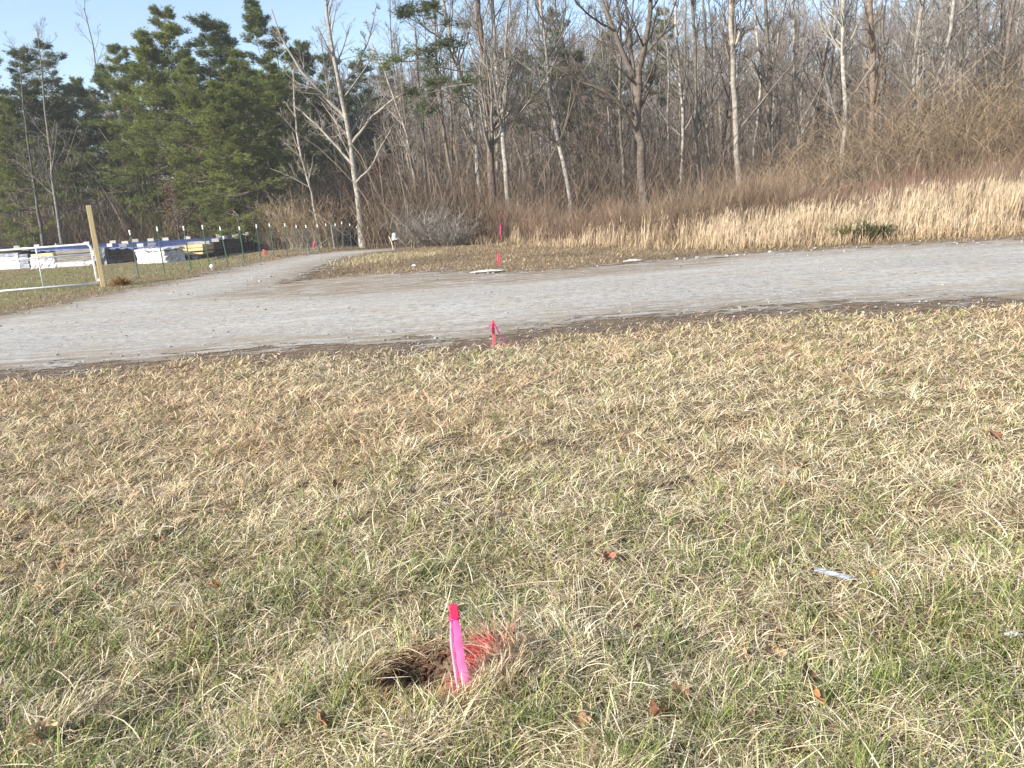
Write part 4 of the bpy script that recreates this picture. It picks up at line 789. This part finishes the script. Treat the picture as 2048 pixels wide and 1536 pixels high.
def bundle(name, p0, p1, depth, layers, label, cat='lumber stack', group='material stacks under the tarp'):
    """layers: (part name, z0, z1, material, inset, boards)"""
    a = G(*p0); b = G(*p1); a[2] = b[2] = 0; L = np.linalg.norm(b - a); u = (b - a) / L; ang = math.atan2(u[1], u[0]); g0_ = float(hgt(*( (a + b) / 2)[:2]))
    r = empty(name, (a[0], a[1], g0_), label, cat, group); r.rotation_euler = (0, 0, ang); rg = np.random.RandomState(int(abs(p0[0]) * 7 + 3))
    for (pn, z0, z1, mt, ins, nbd) in layers:
        mb_ = MB()
        if nbd == 0:   # soft wrapped volume: bulging sides, wavy top
            nx_, nz_ = 14, 6; ring = []
            per = [(x_, ins) for x_ in np.linspace(ins, L - ins, nx_)] + [(L - ins, y_) for y_ in np.linspace(ins, depth, 6)[1:]] + [(x_, depth) for x_ in np.linspace(L - ins, ins, nx_)[1:]] + [(ins, y_) for y_ in np.linspace(depth, ins, 6)[1:-1]]
            per = np.array(per); n = len(per); c_ = np.array([L / 2, depth / 2]); vs = []
            for kz, z in enumerate(np.linspace(z0, z1, nz_)):
                bulge = .03 * math.sin(math.pi * kz / (nz_ - 1)) + (.05 if kz == 0 else 0); d_ = per - c_; d_ = d_ / np.linalg.norm(d_, axis=1, keepdims=True)
                vs.append(np.c_[per + d_ * (bulge + rg.randn(n, 1) * .035), z + rg.randn(n) * .025 * (kz > 0)])
            vs.append(np.c_[(per - c_) * .82 + c_, z1 + .02 + rg.randn(n) * .015]); v = np.concatenate(vs + [np.array([[L / 2, depth / 2, z1 + .03]])]); rows = nz_ + 1
            q = [(i * n + k, i * n + (k + 1) % n, (i + 1) * n + (k + 1) % n, (i + 1) * n + k) for i in range(rows - 1) for k in range(n)]
            mb_.add(v, q, [((rows - 1) * n + k, (rows - 1) * n + (k + 1) % n, rows * n) for k in range(n)])
        else:
            hb = (z1 - z0) / nbd
            for k in range(nbd): mb_.box((L / 2 + rg.randn() * .02, depth / 2 + rg.randn() * .015, z0 + hb * (k + .5)), (L - 2 * ins + rg.randn() * .03, depth - ins, hb * .86), bev=.006)
        mb_.build(pn, M[mt], r, smooth=False)
    return r
bundle('wrapped_stack', (-120, 545), (40, 537), 2.2, [('wrap', .0, .72, 'wrap', .02, 0), ('cover', .74, .93, 'wrap_grey', .1, 0)], 'white wrapped stack cut off by the left edge, behind the gate', 'wrapped stack')
bundle('crate', (42, 537), (60, 536), 1.6, [('boards', .0, .86, 'wrap_grey', .0, 6)], 'dark grey crate right of the white wrapped stack', 'crate')
bundle('torn_wrapped_stack', (64, 538), (112, 535), 1.9, [('wrap', .0, .66, 'wrap', .0, 0), ('boards', .68, .84, 'yellow_wood', .08, 2)], 'torn white plastic wrapped stack with orange boards on top', 'wrapped stack')
bundle('board_stack', (116, 535), (216, 528), 1.5, [('wrap', .0, .26, 'wrap', -.03, 0), ('boards', .28, .70, 'grey_wood', .02, 4), ('top_cover', .72, .95, 'grey_wood', .0, 1)], 'long dark board stack behind the gate with white plastic round its foot', 'lumber stack')
bundle('grey_box', (214, 529), (229, 524), .7, [('wrap', .0, .93, 'wrap_grey', .0, 0)], 'dark grey wrapped box seen just right of the gate post', 'wrapped box')
bundle('plank_pile', (229, 525), (274, 522), 1.4, [('boards', .04, .52, 'mixed_wood', .0, 5), ('wrap', .54, .70, 'wrap', .05, 0)], 'low pile of mixed planks between the first two fence posts', 'plank pile')
bundle('wrapped_pallet', (276, 528), (332, 526), 1.1, [('wrap', .0, .60, 'wrap', .0, 0), ('cover', .62, .72, 'wrap', -.04, 0)], 'white wrapped pallet with grey shadowed side near the third fence post', 'wrapped pallet')
bundle('timber_bundle', (368, 521), (408, 518), 1.6, [('bearer', .02, .22, 'blockc', .35, 1), ('lower_timbers', .24, .36, 'yellow_wood', .0, 1), ('upper_timbers', .42, .76, 'yellow_wood', .0, 2)], 'bright yellow timber bundle left of the long dark stack', 'timber bundle')
bundle('long_stack', (408, 517), (530, 492), 1.6, [('black_base', .0, .46, 'black_wrap', .05, 0), ('boards', .48, .92, 'grey_wood', .0, 4)], 'long dark timber stack running away from the camera at the right', 'lumber stack')
a = G(420, 523); b = G(545, 492); mb_ = MB(); nq = 24; rg = np.random.RandomState(3); vs = []
for i in range(nq):
    for j in range(5): t = i / (nq - 1); s_ = j / 4; p = a + (b - a) * t + np.array([.15 - s_ * .2, s_ * 1.3, 0]); vs.append((p[0], p[1], float(hgt(p[0], p[1])) + .04 + .10 * rg.rand() * (1 if j else .3)))
mb_.add(vs, [(i * 5 + j, (i + 1) * 5 + j, (i + 1) * 5 + j + 1, i * 5 + j + 1) for i in range(nq - 1) for j in range(4)]); o = mb_.build('plastic_sheet', M['wrap_grey']); so = o.modifiers.new('thickness', 'SOLIDIFY'); so.thickness = .004; tag(o, 'crumpled grey plastic sheet on the ground along the long dark stack', 'plastic sheet')
# tarp surface
def tarp_pt(u, v):
    f = W(62 + 350 * u, 500, 48.0 - 5.0 * u); bk = W(-60 + 560 * u, 480, 53 - 2 * u); x_ = f[0] * (1 - v) + bk[0] * v; y_ = f[1] * (1 - v) + bk[1] * v
    z_ = (1.02 - .30 * u) * (1 - v) + (1.22 - .30 * u) * v + .08 * math.sin(math.pi * v) + .06 * (float(vn(x_, y_, 1.3, 77)) - .5) + .05 * (float(vn(x_, y_, .5, 78)) - .5)
    return np.array([x_, y_, z_])
mb_ = MB(); nu, nv = 70, 26; vs = [tarp_pt(i / (nu - 1), j / (nv - 1)) for j in range(nv) for i in range(nu)]
for i in range(nu): p = vs[i]; vs.append(p + np.array([0, -.04, -.09 + .05 * math.sin(i * 1.7)]))
fl = nv * nu; q = [(j * nu + i, j * nu + i + 1, (j + 1) * nu + i + 1, (j + 1) * nu + i) for j in range(nv - 1) for i in range(nu - 1)] + [(fl + i, fl + i + 1, i + 1, i) for i in range(nu - 1)]
mb_.add(vs, q); o = mb_.build('blue_tarp', M['tarp'], smooth=True); so = o.modifiers.new('thickness', 'SOLIDIFY'); so.thickness = .004; tag(o, 'blue tarp spread over the material stacks and weighted with blocks', 'tarp')
# concrete blocks weighting the tarp
blk = [(35, 493), (53, 496), (76, 491), (119, 488), (174, 485), (225, 483), (222, 488), (252, 484), (271, 480), (303, 478), (332, 477), (376, 474), (307, 494), (250, 497), (384, 491), (398, 489), (415, 485), (434, 481), (452, 477), (471, 474), (493, 471), (439, 472), (286, 493)]
proto_b = None
for k, (px, py) in enumerate(blk):
    best = None
    for u in np.linspace(0, 1, 50):
        for v in np.linspace(0.02, .98, 16):
            p = tarp_pt(u, v); d = p - np.array([0, 0, EYE]); zc = d @ _f; e = ((1024 + F * (d @ _rt) / zc) - px) ** 2 + ((768 - F * (d @ _up) / zc) - (py + 4)) ** 2
            if best is None or e < best[0]: best = (e, p)
    p = best[1]; loc = (p[0], p[1], p[2] + .0); back = py < 485
    lab = 'grey concrete block weighting the ' + ('back' if back else 'front') + ' edge of the blue tarp'
    if proto_b is None:
        proto_b = empty('concrete_block', loc, lab, 'concrete block', 'concrete blocks on the tarp')
        mb_ = MB()
        for yy in (-.08, .08): mb_.box((0, yy, .1), (.40, .03, .2), bev=.004)
        for xx in (-.185, 0, .185): mb_.box((xx, 0, .1), (.03, .128, .196))
        mb_.build('shell', M['blockc'], proto_b); proto_b.rotation_euler = (0, 0, .1); proto_b.scale = (.95, .95, .9)
    else: dup(proto_b, loc, rng.randn() * .35, (.95, .95, .9), lab)

# ------------------------------------------------------------------ SMALL THINGS
def crumple(name, loc, sx, sy, hz, mat, label, cat, seed, n=12, rz=0.):
    rg = np.random.RandomState(seed); mb_ = MB(); vs = []
    for j in range(n):
        for i in range(n): u, v = i / (n - 1) - .5, j / (n - 1) - .5; vs.append((u * sx + rg.randn() * sx * .02, v * sy + rg.randn() * sy * .02, hz * (.25 + rg.rand()) * (1 - 2.2 * max(abs(u), abs(v)) * .7)))
    mb_.add(vs, [(j * n + i, j * n + i + 1, (j + 1) * n + i + 1, (j + 1) * n + i) for j in range(n - 1) for i in range(n - 1)]); o_ = mb_.build(name, mat); o_.location = loc; o_.rotation_euler = (0, 0, rz)
    so_ = o_.modifiers.new('thickness', 'SOLIDIFY'); so_.thickness = .003; return tag(o_, label, cat)
p = on(974, 546); crumple('plastic_strip', (p[0], p[1], p[2] + .05), .82, .28, .05, M['litter_white'], 'long white plastic strip lying on the far edge of the gravel', 'plastic', 1)
p = on(1265, 524); crumple('plastic_scrap', (p[0], p[1], p[2] + .05), .45, .2, .05, M['litter_white'], 'small white scrap at the far road edge below the tall grass', 'plastic', 2)
p = on(828, 535); crumple('plastic_bag', (p[0], p[1], p[2] + .02), .16, .12, .07, M['litter_white'], 'whitish plastic bag caught in the brown weeds of the verge', 'plastic bag', 3)
p = on(1667, 1152); crumple('clear_wrapper', (p[0], p[1], float(hgt(p[0], p[1])) + .028), .15, .035, .010, plain('clear_film', (.27, .30, .34), .3, 0, 40, .15, .5), 'pale translucent plastic wrapper lying in the straw on the right', 'wrapper', 4, 10, -.75)
p = on(2025, 1292); crumple('white_scrap', (p[0], p[1], p[2] + .04), .05, .03, .012, M['litter_white'], 'small white scrap in the grass at the right edge', 'litter', 5, 6, .3)
p = on(425, 542); mb_ = MB(); mb_.tube([(0, 0, -.05), (0, 0, .1), (0, 0, .16)], .012, 6, (1, 1, 1)); mb_.tube([(0, 0, .10), (0, 0, .14), (0, 0, .19), (0, 0, .23)], [.05, .075, .07, .04], 10); o = mb_.build('marker_cap', M['white_paint']); o.location = p; tag(o, 'white round capped marker at the edge of the side track', 'marker')
# short post with a white bag on it, and a pale leaning stick
pb = W(792, 500, 36.); zz = float(hgt(pb[0], 36)); tp = W(792, 466, 36)[2]; r = empty('bagged_post', (pb[0], 36, zz), 'short dark post with a white bag over its top at the end of the track', 'post'); mb_ = MB(); mb_.tube([(0, 0, -.1), (0, 0, .3), (.02, 0, tp - zz - .1)], .04, 8, (.15, .12, .1)); mb_.build('post', M['bark'], r)
rg = np.random.RandomState(9); mb_ = MB(); hb = tp - zz; vs = []; n = 12
for i, (z_, rr_) in enumerate([(hb - .30, .10), (hb - .25, .11), (hb - .18, .11), (hb - .08, .10), (hb, .05)]):
    for k in range(n): a_ = 6.283 * k / n; q_ = rr_ * (1 + .2 * rg.randn()); vs.append((math.cos(a_) * q_, math.sin(a_) * q_, z_ + rg.randn() * .015))
mb_.add(vs, [(i * n + k, i * n + (k + 1) % n, (i + 1) * n + (k + 1) % n, (i + 1) * n + k) for i in range(4) for k in range(n)], [(4 * n, 4 * n + k, 4 * n + k + 1) for k in range(1, n - 1)]); mb_.build('white_bag', M['litter_white'], r)
a = W(787, 490, 35.6); b = W(778, 473, 35.6); mb_ = MB(); mb_.tube([a - np.array([0, 0, .3]), (a + b) / 2, b], [.035, .03, .03], 7, (.55, .45, .33)); o = mb_.build('pale_stake', M['bark']); tag(o, 'pale leaning wooden stake left of the bagged post', 'stake')

# fallen limb and far corner details
a = np.array([W(*p_, 43) for p_ in [(618, 420), (650, 440), (690, 470)]]); mb_ = MB(); Q, q_ = resample(a, [.03, .025, .015], 8); mb_.tube(Q, q_, 6, (.24, .21, .18)); o = mb_.build('fallen_limb', M['bark']); tag(o, 'pale fallen limb slanting down behind the fence corner', 'branch')

# stones: white chunks along the far road edge and loose gravel
rng = np.random.RandomState(18); st = MB(); ico = np.array([(0, 0, 1), (.894, 0, .447), (.276, .851, .447), (-.724, .526, .447), (-.724, -.526, .447), (.276, -.851, .447), (.724, .526, -.447), (-.276, .851, -.447), (-.894, 0, -.447), (-.276, -.851, -.447), (.724, -.526, -.447), (0, 0, -1)])
icf = np.array([(0, 1, 2), (0, 2, 3), (0, 3, 4), (0, 4, 5), (0, 5, 1), (1, 6, 2), (2, 7, 3), (3, 8, 4), (4, 9, 5), (5, 10, 1), (6, 7, 2), (7, 8, 3), (8, 9, 4), (9, 10, 5), (10, 6, 1), (11, 7, 6), (11, 8, 7), (11, 9, 8), (11, 10, 9), (11, 6, 10)])
N = 26000; x = -26 + 52 * rng.rand(N); y = 7.5 + 26 * rng.rand(N) ** 1.5; sdv = poly_sd(road_poly, x, y); pe = np.exp(-(np.abs(sdv - .1) / .8) ** 2); ok = (sdv > -.7) & (rng.rand(N) < .15 + .7 * pe); x = x[ok]; y = y[ok]; sdv = sdv[ok]; N = len(x)
s = (.005 + .015 * rng.rand(N) ** 4) * (1 + .035 * y); c = np.array([.34, .325, .30]) * (.45 + .7 * rng.rand(N))[:, None]
V = ico[None] * s[:, None, None] * (1 + .35 * rng.randn(N, 12, 1) * .6) * np.stack([np.ones(N), np.ones(N), .6 + .0 * s], 1)[:, None]; V[:, :, 0] += x[:, None]; V[:, :, 1] += y[:, None]; V[:, :, 2] += (hgt(x, y) + .004 + .0013 * np.maximum(0, y - 8) + s * .25)[:, None]
st.add(V.reshape(-1, 3), None, (icf[None] + np.arange(N)[:, None, None] * 12).reshape(-1, 3), np.repeat(c, 12, 0)); o = st.build('loose_gravel', M['stone']); tag(o, 'loose pale stones scattered over the gravel road and its edges', 'gravel', kind='stuff')
rk = [(1010, 527, .07), (940, 537, .05), (885, 540, .05), (1455, 514, .08), (1475, 512, .07), (1490, 511, .06), (1540, 506, .07), (1630, 499, .07), (1355, 519, .07), (1395, 517, .09), (1195, 533, .05), (520, 565, .07), (493, 565, .06), (375, 592, .06), (860, 541, .05), (505, 560, .06), (540, 556, .09), (960, 534, .05)]
desc = ['left of the short pink stake', 'in the brown verge', 'beside the whitish bag', 'under the tall grass', 'under the tall grass', 'under the tall grass', 'at the far road edge below the thin trees', 'at the far road edge on the right', 'in the darker rubble patch', 'in the darker rubble patch', 'at the far road edge', 'on the brown tongue between the two tracks', 'on the brown tongue between the two tracks', 'at the tip of the brown tongue', 'in the brown verge', 'on the brown tongue between the two tracks', 'largest on the brown tongue', 'in the brown verge']
for k, (px, py, s_) in enumerate(rk):
    rg = np.random.RandomState(400 + k); mb_ = MB(); s_ = s_ * .62; v = ico * s_ * (1 + .22 * rg.randn(12, 1)) * np.array([1.3, 1, .65]); mb_.add(v, None, icf, np.array([.36, .35, .33]) * (.85 + .25 * rg.rand())); o = mb_.build('white_rock', M['stone']); p = on(px, py); o.location = (p[0], p[1], p[2] + s_ * .35 + .02); tag(o, 'white rock ' + desc[k], 'rock', 'white rocks by the far road edge')

# dead leaves
def leaf(px, py, size, rz, tilt, c, label, curl=.5, seed=0):
    rg = np.random.RandomState(500 + seed); size *= .85; p = G(px, py); z = float(hgt(p[0], p[1])) + .032; K = 30; ths = np.linspace(0, 2 * math.pi, K, endpoint=False)
    rad = size * (.62 + .30 * np.abs(np.cos(ths * 2.5)) ** .8 + .05 * np.cos(ths * 11) + .04 * rg.randn(K)); rings = [.34, .68, 1.]; vs = [(0, 0, 0)]
    for f in rings:
        for k in range(K):
            x_, y_ = math.cos(ths[k]) * rad[k] * f, math.sin(ths[k]) * rad[k] * f; vs.append((x_, y_, curl * ((x_ * x_ * 1.2 + y_ * y_ * .4) / size) + .05 * size * math.cos(ths[k] * 5) * f + rg.randn() * size * .03))
    q = []; t = [(0, 1 + k, 1 + (k + 1) % K) for k in range(K)]
    for r_ in range(2): q += [(1 + r_ * K + k, 1 + (r_ + 1) * K + k, 1 + (r_ + 1) * K + (k + 1) % K, 1 + r_ * K + (k + 1) % K) for k in range(K)]
    mb_ = MB(); cc = np.array(c)[None] * (.8 + .4 * rg.rand(len(vs), 1)); mb_.add(vs, q, t, cc)
    s0 = len(vs); mb_.tube([(-size * .2, 0, .001), (-size * .9, 0, .002), (-size * 1.5, size * .15, .004)], [.0016, .0013, .001], 5, np.array(c) * .7)
    o_ = mb_.build('dead_leaf', M['leaf'], smooth=True); o_.location = (p[0], p[1], z); o_.rotation_euler = (tilt[0], tilt[1], rz); tag(o_, label, 'leaf', 'dead leaves in the near grass')
BR1 = (.36, .20, .11); BR2 = (.24, .105, .06); TN = (.52, .34, .19)
for k, a_ in enumerate([(1548, 1290, .055, .3, (.5, .3), TN, 'largest tan curled leaf with fan like veins'), (1490, 1302, .035, 1.2, (.9, .4), TN, 'small yellowish leaf left of the largest tan leaf'), (1618, 1368, .05, 2., (.4, -.3), BR2, 'dark brown leaf below right of the largest tan leaf'), (1360, 1412, .05, .8, (.5, .2), BR1, 'brown leaf midway between the stake and the lower right corner'), (1270, 1270, .035, 2.6, (.7, .2), BR1, 'small brown leaf right of the stake'), (1310, 1450, .045, 1.7, (.3, .4), BR2, 'reddish leaf near the bottom below the midway brown leaf'), (1165, 1470, .035, .2, (.7, 0), BR1, 'orange brown leaf near the bottom, right of the stake'), (650, 1463, .045, 1.1, (.6, .5), (.40, .19, .10), 'orange brown leaf near the bottom left of the stake'), (85, 1490, .05, .9, (.6, .3), TN, 'tan leaf in the bottom left corner'), (1598, 1520, .05, 2.2, (.3, .1), BR2, 'dark leaf at the bottom edge on the right'), (1632, 1420, .045, 1.3, (1.0, .3), (.38, .18, .08), 'upright orange brown leaf under the dark one'), (715, 900, .05, .4, (.5, .3), (.42, .22, .12), 'single leaf in the tan grass left of centre'), (1988, 875, .06, .4, (.5, .2), BR2, 'dark leaf in the pale grass near the right edge'), (672, 985, .05, 1., (.9, .2), BR2, 'brown upright leaf left of centre in the grass'), (1605, 945, .05, 2.4, (.5, .2), BR2, 'dark leaf in pale grass right of centre'), (1560, 975, .04, .4, (.5, .2), BR1, 'small brown leaf just below the dark one right of centre'), (1215, 1128, .045, .4, (.5, .2), (.34, .15, .09), 'reddish leaf upper right of the stake'), (430, 1180, .035, 1.4, (.5, .2), (.36, .17, .07), 'small rusty leaf among the green shoots at left'), (1740, 1145, .03, .2, (.4, .2), (.42, .2, .1), 'small orange leaf right of the clear wrapper'), (120, 1150, .04, .2, (.4, .2), BR1, 'brown leaf far left in the darker grass'), (320, 1100, .035, .2, (.4, .2), BR2, 'small dark leaf upper left in the near grass'), (1020, 1306, .045, .8, (.3, .1), (.20, .14, .12), 'grey brown leaf just right of the nearest stake')]):
    leaf(*a_[:7], curl=.4 + .5 * (k % 3) / 2, seed=k)
# a long dry weed stalk lying right of the stake, upper
a = [np.array([*G(px, py)[:2], 0]) for px, py in [(955, 1208), (1010, 1192), (1060, 1190), (1130, 1195)]]; a = [p + np.array([0, 0, float(hgt(p[0], p[1])) + .05 + .01 * i]) for i, p in enumerate(a)]
mb_ = MB(); Q, q_ = resample(a, [.002, .003, .0025, .002], 14); mb_.tube(Q, q_, 6, (.42, .33, .22)); o = mb_.build('dry_stalk', M['bark']); tag(o, 'long dry weed stalk lying on the grass above right of the stake', 'stalk')

# clods and dug soil in the small hole by the nearest stake
rng = np.random.RandomState(21); cm = MB(); N = 900; a_ = rng.rand(N) * 6.283; rr = .19 * np.sqrt(rng.rand(N)); x = holeP[0] + np.cos(a_) * rr * 1.25; y = holeP[1] + np.sin(a_) * rr
s_ = .003 + .010 * rng.rand(N) ** 3; c = np.array([.13, .062, .042]) * (.4 + .9 * rng.rand(N))[:, None]; V = ico[None] * s_[:, None, None] * (1 + .25 * rng.randn(N, 12, 1)); V[:, :, 0] += x[:, None]; V[:, :, 1] += y[:, None]; V[:, :, 2] += (hgt(x, y) + s_ * .4)[:, None]
cm.add(V.reshape(-1, 3), None, (icf[None] + np.arange(N)[:, None, None] * 12).reshape(-1, 3), np.repeat(c, 12, 0)); N = 220; a_ = rng.rand(N) * 6.283; rr = .17 * np.sqrt(rng.rand(N)); x = holeP[0] + np.cos(a_) * rr * 1.25; y = holeP[1] + np.sin(a_) * rr
blades(cm, rng, np.c_[x, y, hgt(x, y) + .004], .03 + .06 * rng.rand(N), .0015 + .0015 * rng.rand(N), .8 + .7 * rng.rand(N), 1.4 + .5 * rng.rand(N), np.array([.30, .19, .12]) * (.5 + .7 * rng.rand(N))[:, None], 4)
o = cm.build('loose_soil', M['stone']); tag(o, 'crumbly dark red brown soil and thatch in the small hole left of the nearest stake', 'soil', kind='stuff')

# thin winter haze filling the air round the whole place
mb_ = MB(); m, n, l, bs = mk('haze_air'); n.remove(bs); v_ = n.new('ShaderNodeVolumePrincipled'); v_.inputs['Color'].default_value = (.90, .93, 1.0, 1); v_.inputs['Density'].default_value = .0006; l.new(v_.outputs[0], n['Material Output'].inputs['Volume'])
mb_.box((0, 0, 24), (660, 660, 64)); o = mb_.build('haze', m); tag(o, 'thin pale winter haze between the camera and the woods', 'haze', kind='stuff')
